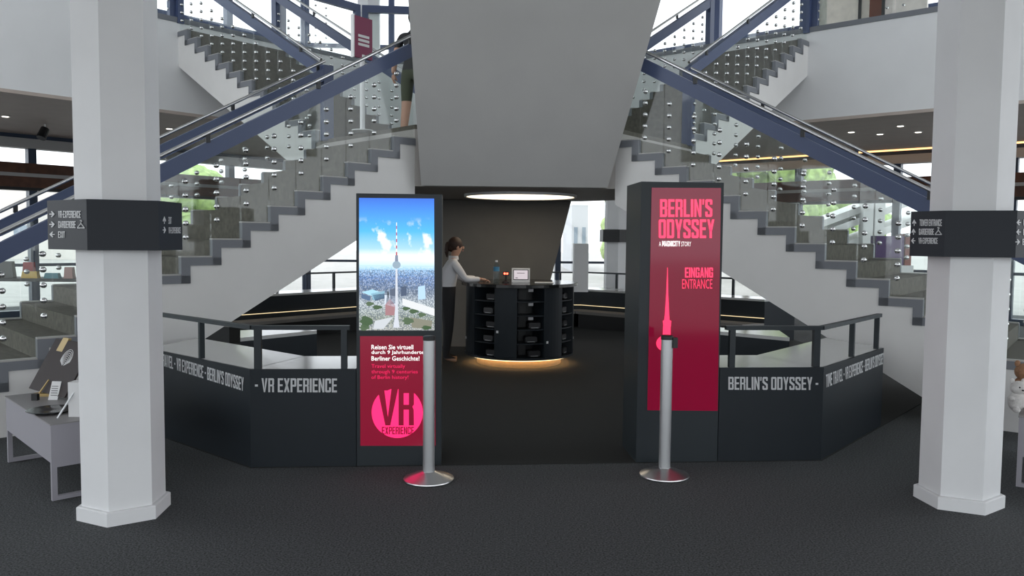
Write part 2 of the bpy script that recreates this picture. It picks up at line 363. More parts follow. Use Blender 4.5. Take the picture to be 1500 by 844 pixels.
# ================================================================ STAIRS
def flight(label, O, ang, side, run, rise, zfirst, n, width, depth, name='staircase', newel=False):
    """nose of tread 0 at O, height zfirst; n treads; side +1: far side is left of the climb"""
    d = (math.cos(ang), math.sin(ang)); p = (-d[1]*side, d[0]*side); fr = frame(O, d, p)
    t = thing(name, fr(0, 0, max(0, zfirst-rise)), label, 'staircase')
    nz = lambda s: zfirst + s/run*rise
    top = n*run
    # white body
    prof = []; s = 0
    prof.append((0.05, max(0, nz(0)-depth)));
    for m in range(n):
        z = zfirst+m*rise
        prof.append((m*run+.05, z-.06)); prof.append(((m+1)*run+.05, z-.06))
    prof[-1] = (top+.0, prof[-1][1])
    low = [(top, nz(top)-depth)]
    if nz(0)-depth < 0: low.append(((depth-zfirst)/rise*run, 0.001))
    prof = prof+low
    mb = MB(); k = len(prof)
    mb.add([fr(a, .0, b) for a, b in prof]+[fr(a, width, b) for a, b in prof],
           [tuple(range(k)), tuple(range(2*k-1, k-1, -1))]+[(i, (i+1) % k, k+(i+1) % k, k+i) for i in range(k)])
    o = mb.build('stringer_body', STRW, t)
    bm = bmesh.new(); bm.from_mesh(o.data); bmesh.ops.triangulate(bm, faces=[f for f in bm.faces if len(f.verts) > 4]); bm.to_mesh(o.data); bm.free()
    for m in range(n):
        z = zfirst+m*rise; mb = MB()
        mb.box(m*run, (m+1)*run+(.05 if m < n-1 else 0), .012, width-.012, z-.058, z, fr)
        mb.box(m*run, m*run+.048, .012, width-.012, max(0.001, z-rise+.001), z-.058, fr)
        st = mb.build('step', STONE, t)
    for wa, wb in ((-.014, .05), (width-.05, width+.014)):
        mb = MB()
        for m in range(n):
            z = zfirst+m*rise
            mb.box(m*run-.004, (m+1)*run+(.08 if m < n-1 else 0), wa, wb, z-.07, z+.004, fr)
            mb.box(m*run-.004, m*run+.08, wa, wb, max(0.002, z-rise-.07), z-.07, fr)
        mb.build('edge_trim', CAP, t)
    # balustrades
    for w in (.03, width-.03):
        for m in range(n):
            z = zfirst+m*rise; s0, s1 = m*run+.004, (m+1)*run-.004
            mb = MB(); mb.hexa([fr(s0, w-.006, z+.014), fr(s1, w-.006, z+.014), fr(s1, w+.006, z+.014), fr(s0, w+.006, z+.014)],
                               [fr(s0, w-.006, nz(s0)+.79), fr(s1, w-.006, nz(s1)+.79), fr(s1, w+.006, nz(s1)+.79), fr(s0, w+.006, nz(s0)+.79)])
            g = mb.build('glass_panel', GLASS, t)
            mb = MB(); mb.box(m*run, (m+1)*run, w-.034, w+.034, z+.0045, z+.017, fr); mb.build('glass_shoe', NOSE, g)
            mb = MB()
            for kk in range(5):
                zc = z+.19+.128*kk; sc = m*run+.06 if side > 0 else m*run+run-.06
                for off, rr in ((-.022, .012), (-.014, .021), (-.006, .023)):
                    pass
                rings = []
                for off, rr in ((-.026, .008), (-.021, .018), (-.013, .025), (.013, .025), (.021, .018), (.026, .008)):
                    rings.append([fr(sc+rr*math.cos(q*math.pi/5), w+off, zc+rr*math.sin(q*math.pi/5)) for q in range(10)])
                mb.loft(rings)
            mb.build('glass_studs', CHROME, g, True)['kind'] = 'stuff'
        mb = MB(); a, b = -.15, top+.02
        mb.hexa([fr(a, w-.045, nz(a)+.77), fr(b, w-.045, nz(b)+.77), fr(b, w+.045, nz(b)+.77), fr(a, w+.045, nz(a)+.77)],
                [fr(a, w-.045, nz(a)+.93), fr(b, w-.045, nz(b)+.93), fr(b, w+.045, nz(b)+.93), fr(a, w+.045, nz(a)+.93)])
        mb.build('rail_beam', BLUE, t)
        ho = -.05 if w < width/2 else .05
        mb = MB(); mb.tube(fr(a, w+ho, nz(a)+1.01), fr(b, w+ho, nz(b)+1.01), .019, 10); h = mb.build('handrail', STEEL, t, True)
        q = .3
        while q < top:
            mb = MB(); mb.box(q-.02, q+.02, w+ho-.012, w+ho+.012, nz(q)+.925, nz(q)+1.0, fr); q += 1.15
            mb.build('rail_bracket', BLACK, h)
    # end posts
    for w in (.03, width-.03):
        s = top+.02
        if w < width/2 and not newel: continue
        mb = MB(); mb.box(s-.07, s+.07, w-.05, w+.05, nz(top)-rise*0-.02, nz(top)+.95, fr); mb.build('newel_post', BLUE, t)
    return fr
ZL = 2.914
RI = .165
La, Ra = math.radians(43.4), math.radians(180-37.3)
LO = Vector((-3.03, 7.288)); RO = Vector((1.411, 9.052))
rL, rR = .293, .295
L0 = LO + Vector((math.cos(La), math.sin(La)))*(-8*rL)
flight('lower left stair flight rising from the grey shop table to the landing', L0, La, 1, rL, RI, 1.429-8*RI, 17, 1.98, .88)
Rn = 16
R0_ = RO + Vector((math.cos(Ra), math.sin(Ra)))*(-(Rn-1)*rR)
flight('lower right stair flight rising behind the Berlin\'s Odyssey desk', R0_, Ra, -1, rR, RI, 2.757-(Rn-1)*RI, Rn, 1.98, .88)
UR_ = (ZG1-ZL)/13
ULa, URa = math.radians(140.6), math.radians(180-133.7)
EL, ER = Vector((-5.5, 13.26)), Vector((4.908, 13.513))
uL = .303; uR = .30
flight('upper left stair flight from the landing to the left gallery', EL-Vector((math.cos(ULa), math.sin(ULa)))*(13*uL-uL), ULa, -1, uL, UR_, ZL+UR_, 12, 1.9, .72, newel=True)
flight('upper right stair flight from the landing to the right gallery', ER-Vector((math.cos(URa), math.sin(URa)))*(13*uR-uR), URa, 1, uR, UR_, ZL+UR_, 12, 1.9, .72, newel=True)
# landing
lt = LO + Vector((math.cos(La), math.sin(La)))*(9*rL); lp = Vector((-math.sin(La), math.cos(La)))
rt = RO + Vector((math.cos(Ra), math.sin(Ra)))*rR; rp = Vector((math.sin(Ra), -math.cos(Ra)))
ul0 = EL-Vector((math.cos(ULa), math.sin(ULa)))*(12*uL); ulp = Vector((math.sin(ULa), -math.cos(ULa)))
ur0 = ER-Vector((math.cos(URa), math.sin(URa)))*(12*uR); urp = Vector((-math.sin(URa), math.cos(URa)))
land = [lt, rt, rt+rp*1.98, ur0, ur0+urp*1.9, ul0+ulp*1.9, ul0, lt+lp*1.98]
ld = thing('stair_landing', (CX, CY, 2.22), 'stone topped landing where the four stair flights meet', 'landing')
mb = MB(); mb.prism(land, 2.22, ZL-.05); mb.build('slab', SOFF, ld)
mb = MB(); mb.prism(land, ZL-.05, ZL); mb.build('stone_top', STONE, ld)
# grey flared cladding of the tower foot
b0, b1 = PY(617, 272, 9.00), PY(890, 275, 9.10)
t0, t1 = PY(598, 0, 8.55), PY(968, 0, 8.65)
k0 = (9.58-b0.z)/(t0.z-b0.z); k1 = (9.58-b1.z)/(t1.z-b1.z)
T0, T1 = b0.lerp(t0, k0), b1.lerp(t1, k1)
T0.z = T1.z = 9.58
b0.z = b1.z = (b0.z+b1.z)/2
bk = [b1+Vector((-.03, .13, 0)), b0+Vector((.03, .13, 0))]
tk = [T1+Vector((-.03, .25, 0)), T0+Vector((.03, .25, 0))]
tw = thing('tower_cladding', (0, 9.6, b0.z), 'large plain grey flared panel hanging between the two stairs', 'wall panel')
mb = MB(); mb.loft([[tuple(b0), tuple(b1), tuple(bk[0]), tuple(bk[1])], [tuple(T0), tuple(T1), tuple(tk[0]), tuple(tk[1])]]); mb.build('cladding', SHAFT, tw)
# dark wall behind the counter
a0, a1 = PY(838, 290, 12.0), PY(806, 412, 12.0)
sl = (a0.x-a1.x)/(a0.z-a1.z)
xb = a1.x-sl*a1.z; xt = a1.x+sl*(2.214-a1.z)
mb = MB(); mb.loft([[(-1.7, 12.0, 0), (xb, 12.0, 0), (xb-.2, 13.0, 0), (-1.5, 13.0, 0)], [(-1.9, 12.0, 2.214), (xt, 12.0, 2.214), (xt-.2, 13.0, 2.214), (-1.7, 13.0, 2.214)]])
struct(mb.build('wall_tower_core', mat('core_grey', (.13, .125, .115), .7, noise=.05, nscale=3)))
# ring lamp under the landing
rl = thing('ceiling_lamp', (.10, 10.6, 2.2), 'round glowing ceiling lamp above the round counter', 'lamp')
mb = MB(); mb.lathe([(.71, 2.195), (.71, 2.219)], (.10, 10.6, 0), 48); mb.build('diffuser', RINGL, rl)
mb = MB()
mb.loft([[(.1+r*math.cos(i*math.pi/24), 10.6+r*math.sin(i*math.pi/24), z) for i in range(48)] for r, z in ((.715, 2.219), (.715, 2.185), (.745, 2.185), (.745, 2.219))]); mb.build('rim', WHITE, rl)

# gallery balustrades ---------------------------------------------
def balustrade(a, b, nd, label, m0=0.0):
    d = b-a; L = d.length; d.normalize(); n = NB(nd); fr = frame(a+n*.08, d, n)
    t = thing('glass_balustrade', (a+b)/2+Vector((0, 0, ZG1+.07)), label, 'balustrade')
    cnt = max(1, round(L/1.2)); w = L/cnt
    for k in range(cnt):
        mb = MB(); mb.box(k*w+.01, (k+1)*w-.01, -.006, .006, ZG1+.07, ZG1+1.0, fr); g = mb.build('glass_panel', GLASS, t)
        mb = MB()
        for sx in (.12, w-.12):
            for kk in range(6):
                zc = ZG1+.2+.14*kk
                mb.loft([[fr(k*w+sx+rr*math.cos(q*math.pi/4), off, zc+rr*math.sin(q*math.pi/4)) for q in range(8)] for off, rr in ((-.02, .01), (-.012, .021), (.012, .021), (.02, .01))])
        mb.build('glass_studs', CHROME, g)['kind'] = 'stuff'
    mb = MB(); mb.box(0, L, -.045, .045, ZG1+1.0, ZG1+1.14, fr); mb.build('rail_beam', BLUE, t)
    for s in (0.06, L-.06):
        mb = MB(); mb.box(s-.06, s+.06, -.05, .05, ZG1+.07, ZG1+1.0, fr); mb.build('post', BLUE, t)
EL3, ER3 = Vector((EL.x, EL.y, 0)), Vector((ER.x, ER.y, 0))
EL3 = along(135, DL, (EL3-C0).dot(NB(45))); ER3 = along(45, DR, (ER3-C0).dot(NB(-45)))
balustrade(gl_end, EL3, 135, 'glass balustrade on the left gallery edge')
balustrade(EL3+NB(45)*1.95, cBL, 135, 'short glass balustrade on the gallery right of the upper left stair')
balustrade(ER3, gr_end, 45, 'glass balustrade on the right gallery edge')
balustrade(cBL, cBR, 90, 'glass balustrade on the back gallery behind the landing')

# ================================================================ DESK RING
AP, DW = 5.02, .62
TQ = math.tan(math.pi/8)
def desk(label, nd, ta, tb, posts, ia=None, ib=None, bench=False, led2=False, rail=(None, None)):
    n = NB(nd); ap = AP
    p = lambda dist, t: along(nd, dist, t)
    ia = ta if ia is None else ia; ib = tb if ib is None else ib
    o1, o2, i1, i2 = p(ap, ta), p(ap, tb), p(ap-DW, ia), p(ap-DW, ib)
    t = thing('reception_desk', (o1+o2)/2, label, 'desk')
    poly = [o1, o2, i2, i1]
    c = sum(poly, Vector((0, 0, 0)))/4
    mb = MB(); mb.prism(poly, .004, .665); mb.build('body', SLATE, t)
    mb = MB(); mb.prism([o1-n*.014, o2-n*.014, i2-n*.012, i1-n*.012], .665, .70); mb.build('worktop', LAM, t)
    mb = MB(); mb.prism([o1+n*.001, o2+n*.001, o2-n*.016, o1-n*.016], .665, .70); mb.build('edge_strip', SLATE, t)
    ra, rb = (rail[0] if rail[0] is not None else ta), (rail[1] if rail[1] is not None else tb)
    q1, q2 = p(ap-.03, ra), p(ap-.03, rb)
    mb = MB(); mb.prism([q1+n*.022, q2+n*.022, q2-n*.022, q1-n*.022], .976, 1.006); mb.build('top_rail', SLATE2, t)
    tt = NB(nd-90)
    for s, w in posts:
        c = p(ap-.03, s); mb = MB(); mb.prism([c+n*.02-tt*w, c+n*.02+tt*w, c-n*.02+tt*w, c-n*.02-tt*w], .70, .976); mb.build('rail_post', SLATE2, t)
    if bench:
        i1b, i2b = p(ap-DW-.42, ia*.9), p(ap-DW-.42, ib*.9)
        mb = MB(); mb.prism([i1, i2, i2b, i1b], .26, .31); mb.build('bench_seat', mat('bench_grey', (.20, .19, .18), .5), t)
        mb = MB(); mb.prism([i1, i2, p(ap-DW-.33, ib*.9), p(ap-DW-.33, ia*.9)], .004, .26); mb.build('bench_base', BLACK, t)
        mb = MB(); mb.prism([i1, i2, i2-n*.02, i1-n*.02], .388, .396); mb.build('led_strip', LEDD, t)
        if led2:
            c1, c2 = p(ap-DW-.345, ia*.1), p(ap-DW-.345, ib*.8)
            mb = MB(); mb.prism([c1, c2, c2-n*.015, c1-n*.015], .10, .115); mb.build('led_strip', LEDD, t)
    return t
half = AP*TQ
ihalf = (AP-DW)*TQ
# totem geometry first (front plane shared)
FN = -EV                                    # outward normal of the front
tl0, tl1 = G(520, 690), G(646, 689)
tr0, tr1 = G(939, 687), G(1058, 683)
uA, vA = inv(tl0); uB = inv(tl1)[0]; uC, vC = inv(tr0); uD = inv(tr1)[0]
vF = -AP
# front side: normal 270 deg, t axis = NB(180) -> t = -u
dfl = desk('dark front desk lettered VR Experience, left of the city screen', 270, -uA+.005, half, [(-uA+.09, .021), (half-.05, .024)], ia=-uA+.005, ib=ihalf, rail=(-uA+.05, half-.01))
dfr = desk('dark front desk lettered Berlin\'s Odyssey, right of the red totem', 270, -half, -uD-.005, [(-half+.05, .024), (-uD-.1, .021)], ia=-ihalf, ib=-uD-.005, rail=(-half+.01, -uD-.05))
# angled sides
dsl = desk('dark angled desk behind the left column with a dark rail', 225, -half, -half+1.55, [(-half+.72, .013), (-half+1.42, .013)], ia=-ihalf, ib=-half+1.9, rail=(-half+.01, -half+1.5))
dsr = desk('dark angled desk beside the right column with a dark rail', 315, half-1.5, half, [(half-.72, .013), (half-1.38, .013)], ia=half-1.9, ib=ihalf, rail=(half-1.45, half-.01))
# far half of the ring
desk('long dark desk in the ring below the upper left stair, lit bench inside', 135, -half, half, [(-1.4, .02), (-.2, .02), (1.0, .02)], ia=-ihalf, ib=ihalf, bench=True)
desk('dark ring desk behind the round counter, nearest the back windows', 90, -half, half, [(-1.5, .02), (0, .02), (1.5, .02)], ia=-ihalf, ib=ihalf, bench=True)
desk('long dark desk in the ring below the upper right stair, lit bench inside', 45, -half, half, [(-1.4, .02), (-.2, .02), (1.0, .02)], ia=-ihalf, ib=ihalf, bench=True, led2=True)
# arms under the stairs
def arm(pts, label):
    t = thing('side_counter', (sum(p[0] for p in pts)/4, sum(p[1] for p in pts)/4, 0), label, 'counter')
    mb = MB(); mb.prism(pts, .004, .665); mb.build('body', SLATE, t)
    mb = MB(); mb.prism(pts, .665, .70); mb.build('worktop', LAM, t)
ap_ = [G(352, 495, .7), G(464, 484, .7), G(459, 478.5, .7), G(352, 484, .7)]
arm([(p.x, p.y) for p in ap_], 'dark side counter under the left stair, inside the ring')
arm([(q.x, q.y) for q in [mir(p) for p in ap_]][::-1], 'dark side counter under the right stair, inside the ring')
# lettering on the desks
def quad(O, N, TL, TR, BL): return PLN(*TL, O, N), PLN(*TR, O, N), PLN(*BL, O, N)
FO = B(0, -AP)
lettering('lettering', '- VR EXPERIENCE', *quad(FO, FN, (373.6, 554), (493.8, 554.5), (373.6, 574.5)), FN, LETTER, dfl, bold=.03)
lettering('lettering', "BERLIN'S ODYSSEY -", *quad(FO, FN, (1066.7, 552), (1198.4, 552.5), (1066.7, 571)), FN, LETTER, dfr, bold=.03)
NL, NR = NB(225), NB(315)
OL, OR = along(225, AP, 0), along(315, AP, 0)
TXT = "TIME TRAVEL - VR EXPERIENCE - BERLIN'S ODYSSEY"
a, b, c = quad(OL, NL, (239, 518.4), (357.5, 553), (239, 536))
wx = sum(GLY[ch][0]+.15 for ch in TXT)-.15; w0 = sum(GLY[ch][0]+.15 for ch in TXT[:6])
ext = (a-b)*(w0/(wx-w0))
lettering('lettering', TXT, a+ext, b, c+ext, NL, LETTER, dsl, bold=.03)
a, b, c = quad(OR, NR, (1209.4, 549), (1294.7, 516.5), (1209.4, 568))
lettering('lettering', TXT, a, b, c, NR, LETTER, dsr, bold=.03)

# ================================================================ TOTEMS
def on(px, py): return PLN(px, py, FO, FN)
def totem(label, u0, u1, ztop, depth):
    t = thing('display_totem', B((u0+u1)/2, vF), label, 'display totem')
    fr = lambda x, y, z: tuple(B(x, y, z))
    mb = MB(); mb.box(u0, u1, vF, vF+depth, .004, ztop, fr); mb.build('housing', SLATE2, t)
    return t
zl = on(580, 284).z; zr = on(1005, 267).z
TLm = totem('dark totem with a city skyline screen above a red VR Experience poster', uA, uB, zl, .40)
TRm = totem('dark totem with a red Berlin\'s Odyssey entrance poster', uC, uD, zr, .46)
# city screen
def emis(name, col, s=1.0):
    if name in MATS: return MATS[name]
    m = mat(name, (.01, .01, .01), .2); b = m.node_tree.nodes['Principled BSDF']
    b.inputs['Emission Color'].default_value = (*col, 1); b.inputs['Emission Strength'].default_value = s; return m
def lin(r, g, b): f = lambda c: (c/255/12.92 if c/255 <= .04045 else ((c/255+.055)/1.055)**2.4); return (f(r), f(g), f(b))
s_tl, s_tr, s_bl, s_br = on(526, 290), on(636, 291), on(526, 484), on(636.5, 484)
scr = flat('screen', [s_bl, s_br, s_tr, s_tl], FN, PLAIN, TLm, off=.004, th=.003)
sm = bpy.data.materials.new('city_screen'); sm.use_nodes = True; nt = sm.node_tree; bs = nt.nodes['Principled BSDF']
bs.inputs['Base Color'].default_value = (.01, .01, .01, 1); bs.inputs['Roughness'].default_value = .2
tc = nt.nodes.new('ShaderNodeTexCoord'); sep = nt.nodes.new('ShaderNodeSeparateXYZ'); nt.links.new(tc.outputs['Generated'], sep.inputs[0])
rp_ = nt.nodes.new('ShaderNodeValToRGB'); cr = rp_.color_ramp
stops = [(0, lin(150, 150, 140)), (.10, lin(120, 130, 110)), (.2, lin(170, 180, 185)), (.30, lin(60, 85, 120)), (.40, lin(60, 110, 175)), (.47, lin(130, 180, 220)), (.50, lin(190, 215, 235)), (.56, lin(225, 228, 240)), (.62, lin(150, 195, 235)), (.75, lin(60, 165, 232)), (1.0, lin(18, 92, 200))]
while len(cr.elements) < len(stops): cr.elements.new(.5)
for e, (p_, c_) in zip(cr.elements, stops): e.position = p_; e.color = (*c_, 1)
nt.links.new(sep.outputs['Z'], rp_.inputs['Fac'])
mp = nt.nodes.new('ShaderNodeMapping'); mp.inputs['Scale'].default_value = (30, 30, 60); nt.links.new(tc.outputs['Generated'], mp.inputs[0])
vo = nt.nodes.new('ShaderNodeTexVoronoi'); vo.inputs['Scale'].default_value = 1.6; nt.links.new(mp.outputs[0], vo.inputs['Vector'])
cl = nt.nodes.new('ShaderNodeTexNoise'); cl.inputs['Scale'].default_value = 5; cl.inputs['Detail'].default_value = 5
mp2 = nt.nodes.new('ShaderNodeMapping'); mp2.inputs['Scale'].default_value = (1, 1, 2.0); nt.links.new(tc.outputs['Generated'], mp2.inputs[0]); nt.links.new(mp2.outputs[0], cl.inputs['Vector'])
def mth(op, a, b=None):
    n = nt.nodes.new('ShaderNodeMath'); n.operation = op
    for i, v in enumerate((a, b)):
        if v is None: continue
        if isinstance(v, (int, float)): n.inputs[i].default_value = v
        else: nt.links.new(v, n.inputs[i])
    return n.outputs[0]
def mix(fac, a, b):
    n = nt.nodes.new('ShaderNodeMix'); n.data_type = 'RGBA'
    nt.links.new(fac, n.inputs['Factor'])
    for k, v in (('A', a), ('B', b)):
        s_ = [i for i in n.inputs if i.name == k and i.type == 'RGBA'][0]
        if isinstance(v, tuple): s_.default_value = (*v, 1)
        else: nt.links.new(v, s_)
    return [o_ for o_ in n.outputs if o_.type == 'RGBA'][0]
z_ = sep.outputs['Z']
city = mth('MULTIPLY', mth('LESS_THAN', z_, .485), mth('MULTIPLY', mth('SUBTRACT', vo.outputs['Color'], .0), .38))
c1 = mix(city, rp_.outputs[0], lin(228, 234, 240))
dark = mth('MULTIPLY', mth('LESS_THAN', z_, .46), mth('GREATER_THAN', vo.outputs['Distance'], .52))
c2 = mix(mth('MULTIPLY', dark, .6), c1, lin(40, 62, 85))
band = mth('MULTIPLY', mth('MINIMUM', mth('MAXIMUM', mth('MULTIPLY', mth('SUBTRACT', z_, .5), 14), 0), 1), mth('MINIMUM', mth('MAXIMUM', mth('MULTIPLY', mth('SUBTRACT', .86, z_), 8), 0), 1))
cloud = mth('MULTIPLY', band, mth('MINIMUM', mth('MAXIMUM', mth('MULTIPLY', mth('SUBTRACT', cl.outputs['Fac'], .54), 7), 0), .85))
c3 = mix(cloud, c2, lin(232, 232, 242))
nt.links.new(c3, bs.inputs['Emission Color']); bs.inputs['Emission Strength'].default_value = .75
scr.data.materials[0] = sm
E_ = lambda n, r, g, b, s=.75: emis(n, lin(r, g, b), s)
# city blocks, tower and trees in the picture
def pic(name, pts, m, off=.0055, par=None): return flat(name, [on(*p) for p in pts], FN, m, par or scr, off=off, th=.001)
for i, (pts, col) in enumerate((
    ([(528, 428), (544, 424), (556, 428), (541, 433)], (150, 195, 215)), ([(528, 430), (541, 434), (541, 441), (528, 437)], (70, 95, 125)),
    ([(542, 430), (562, 426), (562, 434), (545, 440)], (120, 160, 180)), ([(545, 432), (562, 430), (562, 437), (548, 441)], (60, 85, 110)),
    ([(570, 424), (580, 422), (580, 444), (570, 446)], (75, 85, 105)), ([(588, 437), (635, 452), (635, 463), (588, 447)], (205, 208, 210)),
    ([(586, 420), (594, 419), (594, 433), (586, 434)], (60, 75, 100)), ([(611, 420), (621, 418), (622, 438), (611, 439)], (165, 195, 225)),
    ([(600, 465), (632, 470), (630, 482), (602, 480)], (120, 120, 105)), ([(548, 470), (575, 464), (560, 482), (545, 482)], (185, 190, 195)),
    ([(562, 432), (578, 434), (578, 450), (562, 446)], (190, 200, 215)), ([(563, 446), (570, 438), (578, 448), (576, 462), (563, 462)], (150, 110, 115)),
    ([(566, 427), (568, 427), (570, 445), (564, 445)], (50, 60, 70)))):
    pic('picture_block', [(x+1.5, y) for x, y in pts][::-1], E_('pb%d' % i, *col))
for i, (cx, cy, rx, ry) in enumerate(((537, 471, 9, 8), (534, 480, 7, 4), (553, 450, 7, 3), (598, 470, 8, 5), (606, 456, 7, 3), (618, 461, 6, 3), (595, 452, 6, 2.5), (542, 445, 6, 3), (625, 480, 7, 3))):
    pic('picture_tree', [(cx+rx*(1+.2*math.sin(3*k))*math.cos(-k*math.pi/7), cy+ry*math.sin(-k*math.pi/7)*(1+.2*math.cos(5*k))) for k in range(14)], E_('pt%d' % (i % 2), *((58, 82, 52), (72, 92, 66))[i % 2]), off=.0062)
pic('picture_tower', [(576, 480), (585.5, 480), (583.5, 466), (582.8, 440), (582.3, 394), (579.6, 394), (579.2, 440), (578.2, 466)][::1], E_('ptw', 190, 195, 205), off=.007)
pic('picture_tower', [(581+6*math.cos(-k*math.pi/8), 388+5.6*math.sin(-k*math.pi/8)) for k in range(16)], E_('ptw2', 130, 150, 165), off=.0075)
pic('picture_tower', [(578.6, 383), (583.4, 383), (583, 374), (579, 374)], E_('ptw3', 110, 120, 140), off=.0076)
for k in range(10):
    y0 = 374-k*4.8; w = 1.0-.05*k
    pic('picture_antenna', [(581-w, y0), (581+w, y0), (581+w*.95, y0-4.8), (581-w*.95, y0-4.8)], E_('pan%d' % (k % 2), *((170, 60, 60), (225, 225, 230))[k % 2]), off=.0078)
# red poster
RED = emis('poster_red', lin(128, 8, 42), .55); RED2 = emis('poster_crimson', lin(150, 6, 48), .55)
PINK = emis('poster_pink', lin(255, 40, 105), .9); PWH = emis('poster_white', lin(240, 235, 235), .8); PRD = emis('poster_text_red', lin(225, 30, 85), .75)
po = flat('poster', [on(528, 653), on(638, 653), on(637.5, 492.5), on(527.5, 492.5)], FN, RED, TLm, off=.004, th=.003)
def lt_(name, body, x0, x1, y0, y1, m, par, bold=.0, off=.006):
    return lettering(name, body, on(x0, y0), on(x1, y0), on(x0, y1), FN, m, par, off=off, bold=bold)
for i, (tx, x1) in enumerate((('Reisen Sie virtuell', 605.5), ('durch 9 Jahrhunderte', 621), ('Berliner Geschichte!', 614.5))):
    lt_('lettering', tx, 544.2, x1, 505+8.3*i, 511.8+8.3*i, PWH, po, bold=.012)
for i, (tx, x1) in enumerate((('Travel virtually', 593.5), ('through 9 centuries', 612), ('of Berlin history!', 598.3))):
    lt_('lettering', tx, 544.2, x1, 533.5+8.1*i, 540.6+8.1*i, PRD, po, bold=.0)
pic('logo_disc', [(582+37.5*math.cos(-a), min(max(604+37.5*math.sin(-a), 572-(0 if abs(math.cos(a)) > .3 else 2)), 642)) for a in [k*math.pi/24 for k in range(48)]], PINK, off=.006, par=po)
lt_('lettering', 'V', 553, 583.5, 568, 623, RED, po, bold=.045, off=.0082); lt_('lettering', 'R', 584, 606.5, 568, 623, RED, po, bold=.07, off=.0082)
lt_('lettering', 'EXPERIENCE', 559.5, 606.5, 625, 636, RED, po, bold=.03, off=.0082)
# entrance poster (glossy red glass)
q = [on(948, 601), on(1051, 602), on(1056, 275.5), on(954.5, 275)]
rp2 = flat('poster', q, FN, mat('gloss_red', (.22, .004, .028), .08, emit=.2, spec=.4), TRm, off=.004, th=.003)
RTX = emis('poster_bright_red', lin(255, 42, 88), .95)  # bright red of the poster lettering, drawn with emission
lt_('lettering', "BERLIN'S", 966.5, 1043, 292, 318, RTX, rp2, bold=.055); lt_('lettering', 'ODYSSEY', 964.5, 1046, 321.5, 349, RTX, rp2, bold=.055)
lt_('lettering', 'A', 965, 968, 354, 361, PWH, rp2); lt_('lettering', 'MAGNICITY', 969.5, 996, 353, 361, PWH, rp2, bold=.05); lt_('lettering', 'STORY', 997.5, 1012, 354, 361, PWH, rp2)
lt_('lettering', 'EINGANG', 1003, 1044, 392, 406.5, RTX, rp2, bold=.055); lt_('lettering', 'ENTRANCE', 999, 1043, 409, 423, RTX, rp2, bold=-.01)
flat('tower_silhouette', [on(*p) for p in ((971.5, 478), (982.5, 478), (983, 470), (980.5, 469), (980, 462), (978.6, 430), (977.8, 392), (977.2, 392), (975.6, 430), (973.5, 462), (972.5, 469), (970.5, 470))], FN, RTX, rp2, off=.006)
flat('tower_silhouette', [on(*p) for p in ((970.5, 492), (982, 492), (982, 478), (971, 478))], FN, RTX, rp2, off=.006)
flat('tower_silhouette', [on(974+13*math.cos(-k*math.pi/12), 503+11.5*math.sin(-k*math.pi/12)) for k in range(24)], FN, RTX, rp2, off=.006)
flat('tower_silhouette', [on(*p) for p in ((966, 600), (980, 600), (978.5, 514), (970, 514))], FN, RTX, rp2, off=.0065)

# ================================================================ COLUMN SIGNS
def sign(c, faces, label):
    """faces: list of 4 plan points left to right, seen faces between them"""
    t = thing('direction_sign', (c[0], c[1], 1.55), label, 'sign')
    z0, z1 = 1.545, 1.818
    for i, nm in enumerate(('side_panel', 'front_panel', 'side_panel')):
        a, b = faces[i], faces[i+1]; d = (b-a).normalized(); n = Vector((d.y, -d.x, 0))
        mb = MB(); mb.prism([a, b, b-n*.02, a-n*.02], z0, z1); mb.build(nm, SIGN, t)
    # back panels close the ring
    cc = Vector((c[0], c[1], 0)); bl, br = cc+(cc-faces[2])*.9, cc+(cc-faces[1])*.9
    for a, b in ((faces[3], br), (br, bl), (bl, faces[0])):
        d = (b-a).normalized(); n = Vector((d.y, -d.x, 0)); mb = MB(); mb.prism([a, b, b-n*.02, a-n*.02], z0, z1); mb.build('back_panel', SIGN, t)
    mb = MB()
    for pt in (faces[0]*.5+faces[1]*.5, faces[2]*.5+faces[3]*.5):
        v = cc-pt; mb.prism([pt+v*.1+Vector((.02, 0, 0)), pt+v*.6+Vector((.02, 0, 0)), pt+v*.6-Vector((.02, 0, 0)), pt+v*.1-Vector((.02, 0, 0))], 1.65, 1.69)
    mb.build('bracket', STEEL, t)
    return t
def gp(px, Y): r = PY(px, 340, Y); return Vector((r.x, r.y, 0))
fl = [gp(70, 4.50), gp(127.5, 4.27), gp(233, 4.40), gp(267, 4.68)]
SL = sign(CL, fl, 'dark wayfinding sign wrapped around the left column, garderobe and exit')
fr_ = [gp(1333.5, 4.93), gp(1384, 4.73), gp(1489, 4.62), gp(1545, 4.86)]
SR = sign(CR, fr_, 'dark wayfinding sign wrapped around the right column, tower entrance')
ARW = [(0, .42), (.55, .42), (.30, .12), (.45, 0), (1, .5), (.45, 1), (.30, .88), (.55, .58), (0, .58)]
def arrow(kind, x0, x1, y0, y1, O, N, par, sh=0.0):
    pts = []
    for a, b in ARW:
        if kind == 'L': a, b = 1-a, b
        if kind == 'U': a, b = b, 1-a
        pts.append(PLN(x0+(x1-x0)*a, y0+(y1-y0)*b+sh*(x0+(x1-x0)*a-x0), O, N))
    if kind == 'L': pts = pts[::-1]
    flat('arrow', pts, N, LETW, par, off=.003, th=.002)
def sfn(a, b): d = (b-a).normalized(); return Vector((d.y, -d.x, 0))
def stext(body, x0, x1, y0, y1, O, N, par): lettering('lettering', body, PLN(x0, y0, O, N), PLN(x1, y0, O, N), PLN(x0, y1, O, N), N, LETW, par, off=.003, bold=.05)
